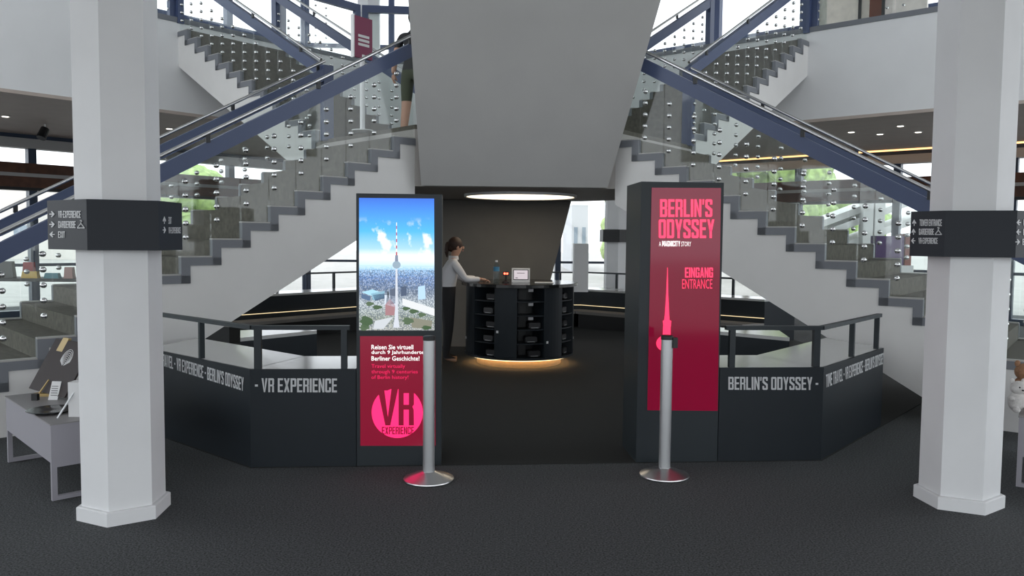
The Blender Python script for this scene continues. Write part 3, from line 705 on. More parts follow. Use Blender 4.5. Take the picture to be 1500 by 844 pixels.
def hanger(x0, x1, y0, y1, O, N, par):
    P_ = lambda a, b: PLN(x0+(x1-x0)*a, y0+(y1-y0)*b, O, N)+N*.003
    mb = MB()
    seq = [(.5, .42), (.02, .97), (.98, .97), (.5, .42), (.5, .26), (.62, .16), (.5, .04), (.38, .12)]
    for s, e in zip(seq, seq[1:]): mb.tube(P_(*s), P_(*e), .0028, 5)
    mb.build('hanger_icon', LETW, par)
n1 = sfn(fl[0], fl[1]); n3 = sfn(fl[2], fl[3])
for k, (ar, tx, x1, ya, yb) in enumerate((('R', 'VR-EXPERIENCE', 119, 309, 319), ('R', 'GARDEROBE', 111.5, 324, 334), ('L', 'EXIT', 95.8, 339, 348.5))):
    arrow(ar, 73, 81, ya, yb-.5, fl[0], n1, SL); stext(tx, 86, x1, ya, yb, fl[0], n1, SL)
hanger(114, 125, 322, 334.5, fl[0], n1, SL)
for ar, tx, x1, ya, yb in (('U', 'EXIT', 250.5, 318, 328), ('R', 'VR-EXPERIENCE', 264, 333, 342)):
    arrow(ar, 238, 242.5, ya-1, yb, fl[2], n3, SL); stext(tx, 246, x1, ya, yb, fl[2], n3, SL)
m1 = sfn(fr_[0], fr_[1]); m3 = sfn(fr_[2], fr_[3])
for ar, tx, x0, x1, ya, yb in (('U', 'TOWER ENTRANCE', 1347.5, 1380, 321.5, 331), ('U', 'GARDEROBE', 1346.5, 1368.5, 335, 344), ('L', 'VR-EXPERIENCE', 1346, 1374, 348.5, 357)):
    arrow(ar, x0-11, x0-5, ya, yb, fr_[0], m1, SR); stext(tx, x0, x1, ya, yb, fr_[0], m1, SR)
hanger(1370, 1380, 332.5, 344, fr_[0], m1, SR)
for ar, tx, x0, ya, yb in (('L', 'EXIT', 1498.5, 321.5, 330.5), ('L', 'EXIT', 1498, 335.5, 344.5), ('R', 'EXIT', 1497, 350, 359)):
    arrow(ar, x0-10, x0-3.5, ya, yb, fr_[2], m3, SR); stext(tx, x0, x0+14, ya, yb, fr_[2], m3, SR)
# black sign band on the back column
bs_ = thing('column_sign', (CBR.x, CBR.y, 1.55), 'black sign band around the white column by the back windows', 'sign')
mb = MB(); mb.loft([hexa_ring((CBR.x, CBR.y), .36, 5, 1.60), hexa_ring((CBR.x, CBR.y), .36, 5, 1.86)]); mb.build('band', BLACK, bs_)

# ================================================================ STANCHIONS
def stanchion(px, py, ptop, label, tape):
    c = G(px, py); t = thing('stanchion', c, label, 'stanchion', 'stanchions in front of the entrance')
    ht = PY(px, ptop, c.y).z
    mb = MB(); mb.lathe([(.168, .001), (.172, .008), (.170, .014), (.12, .034), (.06, .052), (.045, .06)], c, 40); mb.build('base', STEEL, t, True)
    mb = MB(); mb.lathe([(.040, .05), (.040, ht-.03)], c, 28); mb.build('post', POST, t, True)
    mb = MB(); mb.lathe([(.042, ht-.03), (.042, ht-.005), (.036, ht)], c, 28); mb.build('cap', BLACK, t, True)
    if tape:
        mb = MB(); mb.box(c.x+.035, c.x+.068, c.y-.03, c.y+.03, ht-.085, ht-.015); mb.build('belt_cassette', BLACK, t)
stanchion(628, 703, 492, 'silver barrier post in front of the VR Experience poster', False)
stanchion(973, 697, 491, 'silver barrier post in front of the red entrance totem', True)

# ================================================================ ROUND COUNTER
KC = Vector((.10, 10.55, 0)); KR = .72
kt = thing('round_counter', KC, 'round dark counter with shelves and doors under the ring lamp', 'counter')
def kp(r, a, z): a = math.radians(a-90); return (KC.x+r*math.cos(a), KC.y+r*math.sin(a), z)
mb = MB(); mb.lathe([(.56, .004), (.56, .12)], KC, 40); mb.build('plinth', mat('plinth_tan', (.30, .22, .13), .6), kt)
mb = MB(); mb.loft([[kp(r, 7.5*i, z) for i in range(48)] for r, z in ((.60, .119), (.60, .105), (.67, .105), (.67, .119))]); mb.build('led_ring', WARM, kt)
mb = MB(); mb.lathe([(KR, .12), (KR, .15)], KC, 48); mb.build('base_plate', SLATE, kt)
mb = MB(); mb.lathe([(.40, .15), (.40, 1.03)], KC, 32); mb.build('core', BLACK, kt)
mb = MB(); mb.lathe([(KR+.05, 1.03), (KR+.05, 1.065), (KR+.045, 1.07)], KC, 64); mb.build('worktop', GLOSSBLACK, kt)
PITCHA = 360/7; OPA = 29.5
def sector(mb, r0, r1, a0, a1, z0, z1, n=5):
    for i in range(n):
        x, y = a0+(a1-a0)*i/n, a0+(a1-a0)*(i+1)/n
        mb.hexa([kp(r0, x, z0), kp(r1, x, z0), kp(r1, y, z0), kp(r0, y, z0)], [kp(r0, x, z1), kp(r1, x, z1), kp(r1, y, z1), kp(r0, y, z1)])
ZS = [.15+.176*i for i in range(6)]
bays = []
for k in range(7):
    c = 11.2+PITCHA*k; a0, a1 = c-OPA/2, c+OPA/2
    bays.append((c, a0, a1))
    for a in (a0, a1):
        mb = MB(); sector(mb, .38, KR-.004, a-.7, a+.7, .15, 1.03, 1); mb.build('divider', SLATE, kt)
    for z in ZS[1:-1]:
        mb = MB(); sector(mb, .38, KR-.015, a0+.7, a1-.7, z-.006, z+.006); mb.build('shelf', SLATE, kt)
    d0, d1 = a1+.7, a0+PITCHA-.7
    mb = MB(); sector(mb, KR-.03, KR, d0, d1, .155, 1.025); dr = mb.build('door', SLATE, kt)
    mb = MB(); zz = .46 if k == 6 else .33
    sector(mb, KR, KR+.006, (d0+1.0), (d0+3.2), zz, zz+.03, 1); mb.build('lock', PLAIN, dr)
HS = mat('headset_black', (.02, .02, .022), .35); HL = mat('headset_grey', (.35, .35, .36), .3)
def headset(cell_a, z, label):
    p = Vector(kp(.57, cell_a, z)); t = thing('vr_headset', p, label, 'headset', 'headsets in the counter shelves')
    a = math.radians(cell_a-90); o = Vector((math.cos(a), math.sin(a), 0)); s = Vector((-o.y, o.x, 0))
    f = lambda x, y, zz: tuple(p+s*x+o*y+Vector((0, 0, zz)))
    mb = MB()
    mb.loft([[f(x*w, y, .045+zz*h) for x, zz in ((-1, -.6), (-.8, -1), (.8, -1), (1, -.6), (1, .6), (.8, 1), (-.8, 1), (-1, .6))] for y, w, h in ((-.01, .07, .03), (.01, .085, .042), (.06, .085, .042), (.075, .075, .034))]); mb.build('visor', HS, t)
    mb = MB()
    for k in range(10):
        q0, q1 = math.pi*k/10, math.pi*(k+1)/10
        mb.tube(f(.075*math.cos(q0), -.01-.09*math.sin(q0), .05+.03*math.sin(q0)), f(.075*math.cos(q1), -.01-.09*math.sin(q1), .05+.03*math.sin(q1)), .009, 6)
    mb.build('head_strap', HS, t)
    mb = MB(); mb.box(-.05, .045, .0755, .079, .012, .022, f); mb.build('highlight_strip', HL, t)  # pale strip drawn in as the white highlight on the visor
for k, cells in ((6, range(5)), (0, range(3)), (1, range(5))):
    c = bays[k][0]
    nm = {6: 'in the shelf column nearest the woman', 0: 'in the middle shelf column', 1: 'in the right shelf column'}[k]
    for i in cells:
        headset(c+(2 if i % 2 else 6), ZS[i]+(.007 if i else .001), 'black headset %s, %s shelf' % (nm, ['lowest', 'second lowest', 'third', 'fourth', 'top'][i]))
mb = MB()
for i in (2, 3, 4):
    z = ZS[i+1]-.012; sector(mb, KR-.012, KR-.008, 8.5, 13.5, z-.035, z, 1)
mb.build('shelf_tag', HL, kt)
# things on the counter
ZK = 1.07
def on_k(px, py, Y): return PY(px, py, Y)
bt = PY(727, 411, 10.25); bt = Vector((bt.x, 10.25, ZK))
t = thing('water_bottle', bt, 'clear plastic water bottle with a blue label on the round counter', 'bottle')
BOT = glassmat('bottle_plastic', (.85, .92, .95))
mb = MB(); mb.lathe([(.036, 0), (.04, .01), (.04, .13), (.037, .17), (.04, .20), (.03, .235), (.014, .262), (.014, .27)], bt, 20); mb.build('body', BOT, t, True)
mb = MB(); mb.lathe([(.0408, .15), (.0385, .17), (.0408, .205)], bt, 20, cap=False); mb.build('label', mat('label_blue', (.06, .25, .42), .5), t, True)
mb = MB(); mb.lathe([(.017, .266), (.017, .29)], bt, 14); mb.build('cap', PLAIN, t)
rd = PY(741, 410, 10.2); rd = Vector((rd.x, 10.3, ZK))
t = thing('scanner', rd, 'small black device with glowing red lights beside the bottle', 'device')
mb = MB(); mb.lathe([(.05, 0), (.05, .012), (.014, .03), (.014, .09)], rd, 16); mb.build('stand', BLACK, t)
mb = MB(); mb.box(rd.x-.04, rd.x+.04, rd.y-.03, rd.y+.03, ZK+.09, ZK+.145); mb.build('head', BLACK, t)
mb = MB()
for dx in (-.016, .016): mb.ell((rd.x+dx, rd.y-.03, ZK+.118), (.013, .008, .013), 10, 6)
mb.build('red_light', mat('red_led', (1, .04, .02), .4, emit=9), t)
tb = PY(763, 409, 10.2); tb = Vector((tb.x, 10.3, ZK))
t = thing('tablet_stand', tb, 'white framed tablet on a stand on the round counter', 'tablet')
f = lambda x, y, z: (tb.x+x, tb.y+y+(z)*.25, ZK+.003+z)
mb = MB(); mb.box(-.118, .118, 0, .018, .0, .185, f); mb.build('frame', PLAIN, t)
mb = MB(); mb.box(-.098, .098, -.003, .002, .035, .165, f); mb.build('bezel', BLACK, t)
mb = MB(); mb.box(-.090, .090, -.005, .0, .043, .157, f); sc_ = mb.build('screen', emis('tablet_screen', lin(200, 190, 195), .6), t)
mb = MB(); mb.box(-.05, .05, -.0065, -.004, .118, .124, f); mb.box(-.07, -.04, -.0065, -.004, .056, .064, f); mb.build('screen_text', BLACK, sc_)
mb = MB(); mb.box(-.1, .1, .0, .16, -.002, .012, lambda x, y, z: (tb.x+x, tb.y+y, ZK+.002+z)); mb.build('foot', PLAIN, t)
pp = PY(797, 411, 10.35); mb = MB(); mb.box(pp.x-.12, pp.x+.12, 10.3, 10.42, ZK, ZK+.008); tag(mb.build('paper_sheets', PLAIN), 'small stack of white paper beside the tablet', 'paper')

# ================================================================ PEOPLE
def skin(verts, edges, root=0, sub=2):
    me = bpy.data.meshes.new('sk'); me.from_pydata([v[:3] for v in verts], edges, [])
    o = bpy.data.objects.new('sk', me); COL.objects.link(o)
    md = o.modifiers.new('s', 'SKIN'); md.use_smooth_shade = True
    sv = me.skin_vertices[0].data
    for i, v in enumerate(verts):
        r = v[3]; r = r if isinstance(r, tuple) else (r, r); sv[i].radius = r; sv[i].use_root = (i == root)
    sb = o.modifiers.new('b', 'SUBSURF'); sb.levels = sub; sb.render_levels = sub
    bpy.context.view_layer.update()
    dg = bpy.context.evaluated_depsgraph_get(); out = bpy.data.meshes.new_from_object(o.evaluated_get(dg))
    V = [tuple(v.co) for v in out.vertices]; Fc = [tuple(p.vertices) for p in out.polygons]
    bpy.data.objects.remove(o); bpy.data.meshes.remove(me); bpy.data.meshes.remove(out)
    return V, Fc
def hand(mb, wrist, d, down, side, s=1.0):
    """d: pointing direction, down: palm normal, side: thumb side"""
    w = Vector(wrist); d = Vector(d).normalized(); n = Vector(down).normalized(); sd = Vector(side).normalized()
    pv = [w, w+d*.04*s, w+d*.085*s]
    V, Fc = skin([(*pv[0], .024*s), (*pv[1], (.034*s, .018*s)), (*pv[2], (.036*s, .016*s))], [(0, 1), (1, 2)]); mb.add(V, Fc)
    for k, (o, L) in enumerate(((.028, .070), (.010, .080), (-.009, .074), (-.027, .058))):
        b = w+d*.082*s+sd*o*s; c = b+d*L*.5*s+n*.008*s; e = b+d*L*.85*s+n*.03*s
        V, Fc = skin([(*b, .009*s), (*c, .0085*s), (*e, .007*s)], [(0, 1), (1, 2)], sub=1); mb.add(V, Fc)
    b = w+d*.02*s+sd*.026*s; c = b+d*.03*s+sd*.03*s+n*.006*s; e = c+d*.03*s+sd*.008*s+n*.01*s
    V, Fc = skin([(*b, .011*s), (*c, .0095*s), (*e, .008*s)], [(0, 1), (1, 2)], sub=1); mb.add(V, Fc)
def face(mb, c, fwd, s=1.0):
    c = Vector(c); f = Vector(fwd).normalized(); sd = Vector((-f.y, f.x, 0)).normalized(); u = Vector((0, 0, 1))
    a = math.atan2(f.y, f.x)
    mb.cur = 3
    mb.ell(c+f*.086*s-u*.014*s, (.018*s, .011*s, .02*s), 8, 6, a)
    for k in (-1, 1): mb.ell(c+sd*k*.076*s-u*.01*s, (.02*s, .010*s, .03*s), 8, 6, a)
    mb.cur = 4
    for k in (-1, 1): mb.ell(c+f*.084*s+sd*k*.032*s+u*.01*s, (.008*s, .012*s, .008*s), 8, 6, a)
    mb.cur = 5; mb.ell(c+f*.083*s-u*.055*s, (.010*s, .024*s, .006*s), 8, 6, a)
SKINM = mat('skin_tone', (.52, .30, .21), .55); EYEM = mat('eye_dark', (.03, .02, .02), .3); LIPM = mat('lips', (.42, .15, .13), .5)
def person(label, base, joints, edges, bounds, head, fwd, hands, mats, cuts=()):
    """bounds: function(face centre)-> slot of mats (0 top,1 bottom,2 shoes,3 skin)"""
    t = thing('person', base, label, 'person')
    names = list(joints); idx = {n: i for i, n in enumerate(names)}
    V, Fc = skin([(*joints[n][:3], joints[n][3]) for n in names], [(idx[a], idx[b]) for a, b in edges], idx['pelvis'])
    bm = bmesh.new(); bv = [bm.verts.new(v) for v in V]
    for f_ in Fc: bm.faces.new([bv[i] for i in f_])
    for co, no in cuts: bmesh.ops.bisect_plane(bm, geom=bm.verts[:]+bm.edges[:]+bm.faces[:], plane_co=co, plane_no=no)
    bm.verts.index_update(); V = [tuple(v.co) for v in bm.verts]; Fc = [tuple(v.index for v in f_.verts) for f_ in bm.faces]; bm.free()
    mb = MB(); mb.v += V
    for f_ in Fc:
        c = sum((Vector(V[i]) for i in f_), Vector((0, 0, 0)))/len(f_)
        mb.f.append(f_); mb.mi.append(bounds(c))
    mb.cur = 3
    for h in hands: hand(mb, *h)
    face(mb, head, fwd)
    mb.build('body', None, t, True, mats=mats+[SKINM, EYEM, LIPM])
    return t
BODY_E = [('pelvis', 'belly'), ('belly', 'chest'), ('chest', 'neck0'), ('neck0', 'neck1'), ('neck1', 'head'), ('head', 'crown'),
          ('chest', 'shR'), ('shR', 'elR'), ('elR', 'wrR'), ('chest', 'shL'), ('shL', 'elL'), ('elL', 'wrL'),
          ('pelvis', 'hipR'), ('hipR', 'knR'), ('knR', 'anR'), ('anR', 'toR'), ('pelvis', 'hipL'), ('hipL', 'knL'), ('knL', 'anL'), ('anL', 'toL')]
def make_body(base, fa, J):
    """J given in local (forward, left, up, radius); fa = facing angle"""
    f = Vector((math.cos(fa), math.sin(fa), 0)); l = Vector((-f.y, f.x, 0)); b = Vector(base)
    out = {}
    for n, (x, y, z, r) in J.items():
        p = b+f*x+l*y+Vector((0, 0, z)); out[n] = (p.x, p.y, p.z, r)
    return out, f, l
# woman at the counter: faces right and slightly away
wb = (-.84, 10.40, .004); wfa = math.radians(14)
JW = dict(pelvis=(-.01, 0, .95, (.16, .13)), belly=(-.01, 0, 1.08, (.145, .12)), chest=(.035, 0, 1.25, (.16, .125)), neck0=(.075, 0, 1.375, .055), neck1=(.095, 0, 1.42, .05),
          head=(.115, 0, 1.51, (.082, .092)), crown=(.115, 0, 1.575, (.06, .068)),
          shR=(.06, -.165, 1.31, .06), elR=(.20, -.22, 1.10, .047), wrR=(.40, -.17, 1.105, .034), shL=(.06, .165, 1.31, .06), elL=(.21, .21, 1.10, .047), wrL=(.40, .12, 1.105, .034),
          hipR=(-.01, -.09, .90, .105), knR=(.0, -.10, .50, .07), anR=(-.04, -.10, .085, .05), toR=(.11, -.105, .035, .034), hipL=(-.01, .09, .90, .105), knL=(.02, .10, .50, .07), anL=(.0, .10, .085, .05), toL=(.15, .105, .035, .034))
jw, wf, wl = make_body(wb, wfa, JW)
def wbnd(c):
    x = (c-Vector(wb)).dot(wf)
    if c.z < .075: return 2
    if c.z < 1.01 and x < .16: return 1
    if c.z > 1.375: return 3
    if x > .385: return 3
    return 0
SHIRT = mat('white_shirt', (.66, .66, .68), .7); TROU = mat('black_trousers', (.012, .012, .014), .8); FLATS = mat('tan_shoes', (.32, .20, .14), .5)
hc = Vector(jw['head'][:3])+Vector((0, 0, .015))
W1 = person('person in a white shirt and black trousers working at the round counter', wb, jw, BODY_E, wbnd, hc, wf, [(jw['wrR'][:3], wf+wl*.25-Vector((0, 0, .12)), (0, 0, -1), wl, 1.0), (jw['wrL'][:3], wf-wl*.3-Vector((0, 0, .12)), (0, 0, -1), -wl, 1.0)], [SHIRT, TROU, FLATS], [((0, 0, z), (0, 0, 1)) for z in (.075, 1.01, 1.375)]+[(Vector(wb)+wf*q, wf) for q in (.16, .385)])
HAIR = mat('brown_hair', (.035, .016, .010), .6, noise=.4, nscale=60)
mb = MB(); a = math.atan2(wf.y, wf.x)
mb.ell(hc-wf*.022+Vector((0, 0, .03)), (.098, .092, .10), 16, 10, a); mb.ell(hc-wf*.07-Vector((0, 0, .0)), (.055, .07, .07), 12, 8, a)
mb.ell(hc-wf*.115+Vector((0, 0, .03)), (.035, .04, .035), 10, 8, a)
mb.tube(hc-wf*.12+Vector((0, 0, .03)), hc-wf*.135-Vector((0, 0, .06)), .036, 10, .03); mb.tube(hc-wf*.135-Vector((0, 0, .06)), hc-wf*.125-Vector((0, 0, .14)), .03, 10, .008)
mb.build('hair', HAIR, W1, True)
mb = MB(); 
mb.loft([[tuple(Vector(jw['neck0'][:3])+Vector((r*math.cos(i*math.pi/8), r*math.sin(i*math.pi/8), z))) for i in range(16)] for r, z in ((.068, -.02), (.062, .03), (.056, .028), (.06, -.02))]); mb.build('collar', SHIRT, W1, True)
# man on the landing: seen from behind, turned a little right
mbp = PY(603, 200, 10.55); mbs = (mbp.x+.03, mbp.y, ZL); mfa = math.radians(70)
JM = dict(pelvis=(0, 0, .94, (.15, .115)), belly=(.01, 0, 1.08, (.145, .11)), chest=(.02, 0, 1.30, (.165, .115)), neck0=(.02, 0, 1.46, .06), neck1=(.03, 0, 1.50, .055), head=(.045, 0, 1.59, (.082, .095)), crown=(.045, 0, 1.665, (.06, .07)),
          shR=(.02, -.19, 1.40, .065), elR=(-.02, -.24, 1.12, .045), wrR=(.10, -.24, .90, .033), shL=(.02, .19, 1.40, .065), elL=(-.04, .25, 1.13, .045), wrL=(-.06, .27, .89, .033),
          hipR=(0, -.095, .88, .105), knR=(.06, -.10, .50, .068), anR=(.0, -.10, .09, .048), toR=(.16, -.11, .04, .038), hipL=(0, .095, .88, .105), knL=(-.02, .10, .49, .068), anL=(-.10, .10, .09, .048), toL=(.05, .11, .04, .038))
k_ = .97
JM = {n: (x, y, z*k_, r) for n, (x, y, z, r) in JM.items()}
jm, mf, ml = make_body(mbs, mfa, JM)
def mbnd(c):
    z = (c.z-ZL)/k_; y = abs((c-Vector(mbs)).dot(ml))
    if z < .09: return 2
    if z > 1.47: return 3
    if y > .17 and z < 1.24: return 3
    if z > .93: return 0
    if z > .52: return 1
    return 3
hm = Vector(jm['head'][:3])+Vector((0, 0, .015))
M1 = person('person in a black t-shirt and green shorts walking on the landing', mbs, jm, BODY_E, mbnd, hm, mf, [(jm['wrR'][:3], (mf*.3-Vector((0, 0, 1))), ml, mf, 1.0), (jm['wrL'][:3], (mf*.15-Vector((0, 0, 1))), -ml, mf, 1.0)], [mat('black_shirt', (.018, .018, .02), .8), mat('green_shorts', (.055, .065, .035), .8), mat('dark_shoes', (.05, .05, .05), .6)], [((0, 0, ZL+z*k_), (0, 0, 1)) for z in (.09, .52, .93, 1.24, 1.47)])
mb = MB(); a = math.atan2(mf.y, mf.x); mb.ell(hm-mf*.02+Vector((0, 0, .035)), (.10, .09, .095), 16, 10, a); mb.ell(hm-mf*.06, (.05, .07, .07), 12, 8, a); mb.build('hair', mat('black_hair', (.012, .01, .01), .6), M1, True)

# pink sign on a post on the landing
sp = G(531, 192, ZL)
t = thing('poster_stand', sp, 'magenta poster on a white post standing on the stair landing', 'sign stand')
mb = MB(); mb.lathe([(.13, .0), (.13, .01), (.03, .02), (.03, .9)], sp, 16); mb.build('post', WHITE, t, True)
mb = MB(); f = frame(sp, (math.cos(.9), math.sin(.9)), (-math.sin(.9), math.cos(.9)))
mb.box(-.14, .14, -.02, .02, ZL+.86, ZL+1.34, f); pb_ = mb.build('poster', mat('magenta_card', (.22, .012, .07), .5), t)
mb = MB(); mb.box(-.155, -.14, -.025, .025, ZL+.85, ZL+1.35, f); mb.build('edge', PLAIN, t)
mb = MB()
for r in range(3): mb.box(-.08, .09, -.023, -.018, ZL+1.0+.05*r, ZL+1.03+.05*r, f)
mb.build('print_lines', PLAIN, pb_)

# ================================================================ SHOP TABLES
def table(label, O, d, L, Wd, p):
    f = frame(O, d, p); t = thing('display_table', f(0, 0, 0), label, 'table')
    mb = MB(); mb.box(0, L, 0, Wd, .235, .47, f); mb.build('apron_box', SHELFG, t)
    mb = MB(); mb.box(-.004, L+.004, -.004, Wd+.004, .47, .478, f); mb.build('tabletop', mat('table_top', (.24, .23, .23), .45), t)
    for s in (.0, L-.03):
        mb = MB()
        for w in (0, Wd-.03): mb.box(s, s+.03, w, w+.03, .002, .235, f)
        mb.box(s, s+.03, .03, Wd-.03, .002, .028, f); mb.box(s, s+.03, .03, Wd-.03, .207, .235, f); mb.build('leg_frame', SHELFG, t)
    return f
n0 = G(77, 735); n1_ = G(11, 677); d = (n1_-n0); d.z = 0; Lt = d.length; d.normalize(); pd = Vector((d.y, -d.x, 0))
tf = table('lilac grey display table with sled legs beside the left column', n0, d, Lt, .62, pd)
ZT = .479
# dark print on easel
def tp(px, py): g = G(px, py, ZT); return g
e0, e1 = tp(42, 574), tp(92, 588)
ed = (e1-e0).normalized(); en = Vector((ed.y, -ed.x, 0)); 
if en.y > 0: en = -en
lean = (Vector((0, 0, 1))*.88-en*.42+ed*.16).normalized(); hgt = .40; wd = (e1-e0).length+.02
t = thing('art_print', e0, 'dark brown art print with white ring pattern on a gold easel', 'print')
def fp(a, b, o): return tuple(e0+Vector((0, 0, .025))+ed*a+lean*b+en*o)
mb = MB(); mb.hexa([fp(0, 0, 0), fp(wd, 0, 0), fp(wd, 0, -.015), fp(0, 0, -.015)], [fp(0, hgt, 0), fp(wd, hgt, 0), fp(wd, hgt, -.015), fp(0, hgt, -.015)]); pr = mb.build('board', mat('print_brown', (.035, .026, .026), .6, spec=.2), t)
mb = MB()
for k in range(9):
    rr = .012+.0075*k; cx_, cy_ = wd*.55, hgt*.55+.006*k
    for i in range(14):
        q0, q1 = -.3+i*.27, -.3+(i+1)*.27
        mb.tube(fp(cx_+rr*math.cos(q0), cy_+rr*math.sin(q0), .001), fp(cx_+rr*math.cos(q1), cy_+rr*math.sin(q1), .001), .002, 4)
mb.build('ring_pattern', PLAIN, pr)
GOLD = mat('easel_gold', (.42, .30, .12), .4, .3)
mb = MB(); mb.hexa([fp(wd*.18, hgt*.78, .001), fp(wd*.34, hgt*.78, .001), fp(wd*.34, hgt*.78, -.02), fp(wd*.18, hgt*.78, -.02)], [fp(wd*.18, hgt*1.04, .001), fp(wd*.34, hgt*1.04, .001), fp(wd*.34, hgt*1.04, -.02), fp(wd*.18, hgt*1.04, -.02)])
mb.build('gold_tag', GOLD, t)
mb = MB(); mb.tube(fp(wd*.38, -.06, .02), fp(wd*.44, .10, .012), .006, 6); q = e0+ed*wd*.42; mb.box(q.x-.06, q.x+.06, q.y-.03, q.y+.02, ZT, ZT+.02); mb.build('easel', GOLD, t)
def prop(name, px, py, w, h, dp, m, label, cat, tilt=0.0):
    g = tp(px, py); mb = MB()
    mb.hexa([(g.x-w/2, g.y, ZT), (g.x+w/2, g.y, ZT), (g.x+w/2, g.y+dp, ZT), (g.x-w/2, g.y+dp, ZT)], [(g.x-w/2+tilt*.5, g.y+tilt, ZT+h), (g.x+w/2+tilt*.5, g.y+tilt, ZT+h), (g.x+w/2+tilt*.5, g.y+dp+tilt, ZT+h), (g.x-w/2+tilt*.5, g.y+dp+tilt, ZT+h)])
    return tag(mb.build(name, m), label, cat)
pc = prop('price_card', 77, 586, .065, .125, .004, PLAIN, 'white price card standing in front of the dark print', 'card', .03)
g = tp(77, 586); mb = MB()
for r in range(5): mb.box(g.x-.015, g.x+.03, g.y-.001+.006+.024*(r*.18), g.y+.004+.024*(r*.18), ZT+.03+.015*r, ZT+.034+.015*r)
mb.build('print_lines', BLACK, pc)
prop('small_block', 50, 587, .04, .045, .03, BLACK, 'small black block at the foot of the gold easel', 'block')
prop('white_box', 112, 611, .10, .22, .08, PLAIN, 'white box on the grey table against the left column', 'box')
g = tp(75, 603); mb = MB(); mb.lathe([(.05, 0), (.13, .008), (.145, .016), (.14, .017), (.05, .006)], (g.x, g.y, ZT), 32); tag(mb.build('glass_plate', GLOSSBLACK, None, True), 'black glossy round plate on the grey table', 'plate')
g = tp(84, 614); st_ = thing('acrylic_stand', g, 'clear acrylic easel leaning beside the white box', 'stand')
mb = MB(); mb.tube((g.x, g.y, ZT+.004), (g.x+.11, g.y+.1, ZT+.24), .006, 6); mb.tube((g.x+.11, g.y+.1, ZT+.24), (g.x+.14, g.y+.16, ZT+.004), .006, 6); mb.build('legs', POST, st_)
# right table and plush toys
r0 = G(1488, 712); dr_ = (mir(n1_)-mir(n0)); dr_.z = 0; dr_.normalize(); pr_ = Vector((-dr_.y, dr_.x, 0))
if pr_.x < 0: pr_ = -pr_
rf = table('lilac grey display table with sled legs beside the right column', r0+dr_*(-.02), dr_, 1.1, .62, pr_)
def plush(px, py, s, m, m2, label):
    g = G(px, py, ZT); t = thing('plush_toy', (g.x, g.y, ZT), label, 'plush toy', 'plush toys on the right table')
    mb = MB(); mb.ell((g.x, g.y, ZT+.075*s), (.06*s, .055*s, .075*s), 14, 10); mb.ell((g.x, g.y-.01, ZT+.175*s), (.055*s, .05*s, .05*s), 14, 10)
    for k in (-1, 1):
        mb.ell((g.x+k*.04*s, g.y, ZT+.222*s), (.018*s, .012*s, .02*s), 8, 6); mb.ell((g.x+k*.06*s, g.y-.03*s, ZT+.10*s), (.02*s, .035*s, .02*s), 8, 6); mb.ell((g.x+k*.04*s, g.y-.06*s, ZT+.025*s), (.022*s, .035*s, .022*s), 8, 6)
    mb.build('body', m, t, True)
    mb = MB()
    for k in (-1, 1): mb.ell((g.x+k*.02*s, g.y-.055*s, ZT+.185*s), (.006*s, .006*s, .006*s), 8, 6)
    mb.ell((g.x, g.y-.062*s, ZT+.165*s), (.009*s, .007*s, .006*s), 8, 6); mb.build('eyes_and_nose', BLACK, t)
PLW = mat('plush_white', (.62, .60, .58), .95, noise=.1, nscale=60, bump=.5); PLB = mat('plush_brown', (.30, .16, .09), .95, noise=.2, nscale=60, bump=.5)
plush(1489, 603, .95, PLW, None, 'white plush bear at the front corner of the right table')
plush(1498, 588, 1.25, PLB, None, 'brown plush bear behind the white one on the right table')

# shop furniture behind the left stair
sh = thing('shop_shelf', (-6.4, 10.6, 0), 'black shop shelf with souvenirs behind the left stair glass', 'shelf')
mb = MB(); mb.box(-7.4, -5.55, 10.4, 10.9, 1.02, 1.06); mb.build('shelf_board', BLACK, sh)
for x in (-7.38, -5.6):
    mb = MB(); mb.box(x, x+.04, 10.42, 10.88, 0, 1.02); mb.build('leg', BLACK, sh)
mb = MB(); mb.box(-7.34, -5.6, 10.42, 10.88, .35, .39); mb.build('lower_board', BLACK, sh)
for px, w, h, col, nm, lb in ((43, .15, .2, (.30, .015, .02), 'tin', 'red tin on the black shop shelf'), (45, .22, .09, (.45, .28, .03), 'toy', 'yellow toy on the black shop shelf'), (77, .2, .07, (.04, .16, .2), 'toy', 'teal toy on the black shop shelf'), (102, .12, .15, (.35, .2, .18), 'box', 'pinkish box at the end of the black shop shelf'), (8, .25, .22, (.02, .02, .02), 'bag', 'black bag on the black shop shelf')):
    p = PY(px, 400, 10.5 if nm != 'tin' else 10.8); mb = MB()
    mb.hexa([(p.x-w/2, p.y-.04, 1.061), (p.x+w/2, p.y-.04, 1.061), (p.x+w/2, p.y+.04, 1.061), (p.x-w/2, p.y+.04, 1.061)], [(p.x-w*.42, p.y-.03, 1.061+h), (p.x+w*.42, p.y-.03, 1.061+h), (p.x+w*.42, p.y+.03, 1.061+h), (p.x-w*.42, p.y+.03, 1.061+h)])
    tag(mb.build('souvenir_'+nm, mat('souvenir_'+lb.split()[0], col, .5)), lb, nm)
# shop display behind the right stair
p = PY(1312, 350, 12.5); ds = thing('shop_display', (p.x, p.y, 0), 'purple and white shop display behind the right stair glass', 'display')
mb = MB(); mb.box(p.x-.3, p.x+.3, p.y, p.y+.3, 0, 1.28); mb.build('cabinet', PLAIN, ds)
mb = MB(); mb.box(p.x-.28, p.x+.16, p.y+.05, p.y+.25, 1.28, 1.74); mb.build('purple_panel', mat('purple', (.07, .03, .12), .5), ds)
mb = MB(); mb.box(p.x+.18, p.x+.28, p.y+.05, p.y+.25, 1.28, 1.78); mb.build('red_panel', mat('dark_red', (.22, .05, .03), .5), ds)
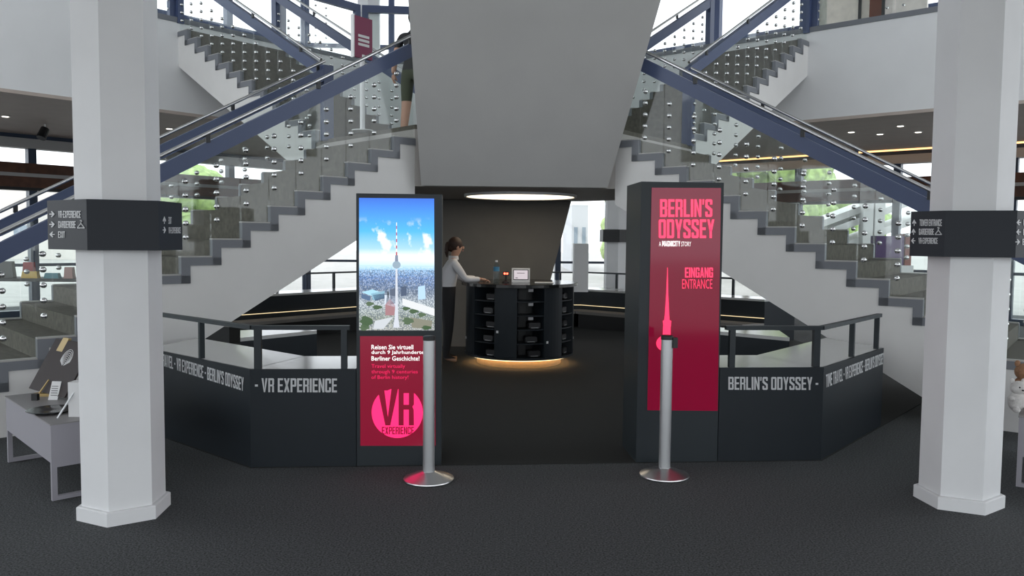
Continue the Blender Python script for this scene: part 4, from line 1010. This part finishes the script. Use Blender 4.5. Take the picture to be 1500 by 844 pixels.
# white block by the back windows
p = PY(851, 412, 14.3); mb = MB(); mb.box(p.x-.13, p.x+.13, 14.3, 14.6, .70, PY(851, 357, 14.3).z); tag(mb.build('white_block', PLAIN), 'tall white box on the back ring desk near the blue window mullion', 'box')
# exhibits on the right gallery
for px, w, col, lb in ((1283, .55, (.14, .035, .015), 'red brown exhibition panel on the right gallery'), (1235, .9, (.80, .72, .64), 'beige exhibition panel on the right gallery beside the blue post'), (1325, .7, (.82, .74, .69), 'pale pink exhibition panel on the right gallery'), (1200, .3, (.78, .78, .70), 'narrow cream panel behind the gallery glass')):
    g = along(45, DR+1.1, 0); n = NB(45); q = PLN(px, 20, g, n); tt = NB(-45)
    t = thing('exhibition_panel', (q.x, q.y, ZG1), lb, 'panel')
    mb = MB(); mb.prism([Vector((q.x, q.y, 0))-tt*w/2-n*.04, Vector((q.x, q.y, 0))+tt*w/2-n*.04, Vector((q.x, q.y, 0))+tt*w/2+n*.04, Vector((q.x, q.y, 0))-tt*w/2+n*.04], ZG1+.001, ZG1+2.1); mb.build('board', mat('panel_%d' % px, col, .6, noise=.1, nscale=6), t)
    mb = MB(); mb.prism([Vector((q.x, q.y, 0))-tt*w/2-n*.06, Vector((q.x, q.y, 0))-tt*(w/2-.05)-n*.06, Vector((q.x, q.y, 0))-tt*(w/2-.05)+n*.06, Vector((q.x, q.y, 0))-tt*w/2+n*.06], ZG1+.001, ZG1+2.15); mb.build('upright', BLACK, t)
# downlights and spot lamp under the galleries
for px, py in ((8, 170), (248, 188), (1247, 193), (1289, 196), (1319, 184), (1345, 193)):
    g = G(px, py, ZG0)
    t = thing('downlight', g, {8: 'recessed downlight under the left gallery, beside the dark spot lamp', 1247: 'recessed downlight under the right gallery, closest to the stair handrail', 1289: 'recessed downlight under the right gallery, between two others near the warm cove strip', 1319: 'recessed downlight under the right gallery, closest to the white fascia edge', 1345: 'recessed downlight under the right gallery, closest to the right column', 248: 'recessed downlight under the left gallery, above the blue stair rail'}.get(px, 'small round recessed downlight under the right gallery'), 'lamp', 'recessed downlights under the galleries')
    mb = MB(); mb.lathe([(.075, -.012), (.075, -.001)], g, 20); mb.build('trim_ring', STEEL, t)
    mb = MB(); mb.lathe([(.05, -.016), (.05, -.012)], g, 20); mb.build('lens', DOWN, t)
g = G(66, 182, ZG0); t = thing('spot_lamp', g, 'dark spot lamp hanging under the left gallery', 'lamp')
mb = MB(); mb.tube(g, g-Vector((0, 0, .1)), .02, 8); mb.build('stem', STEEL, t)
mb = MB(); mb.tube(g-Vector((0, 0, .08)), g-Vector((.02, .1, .26)), .07, 14, .08); mb.build('head', BLACK, t)
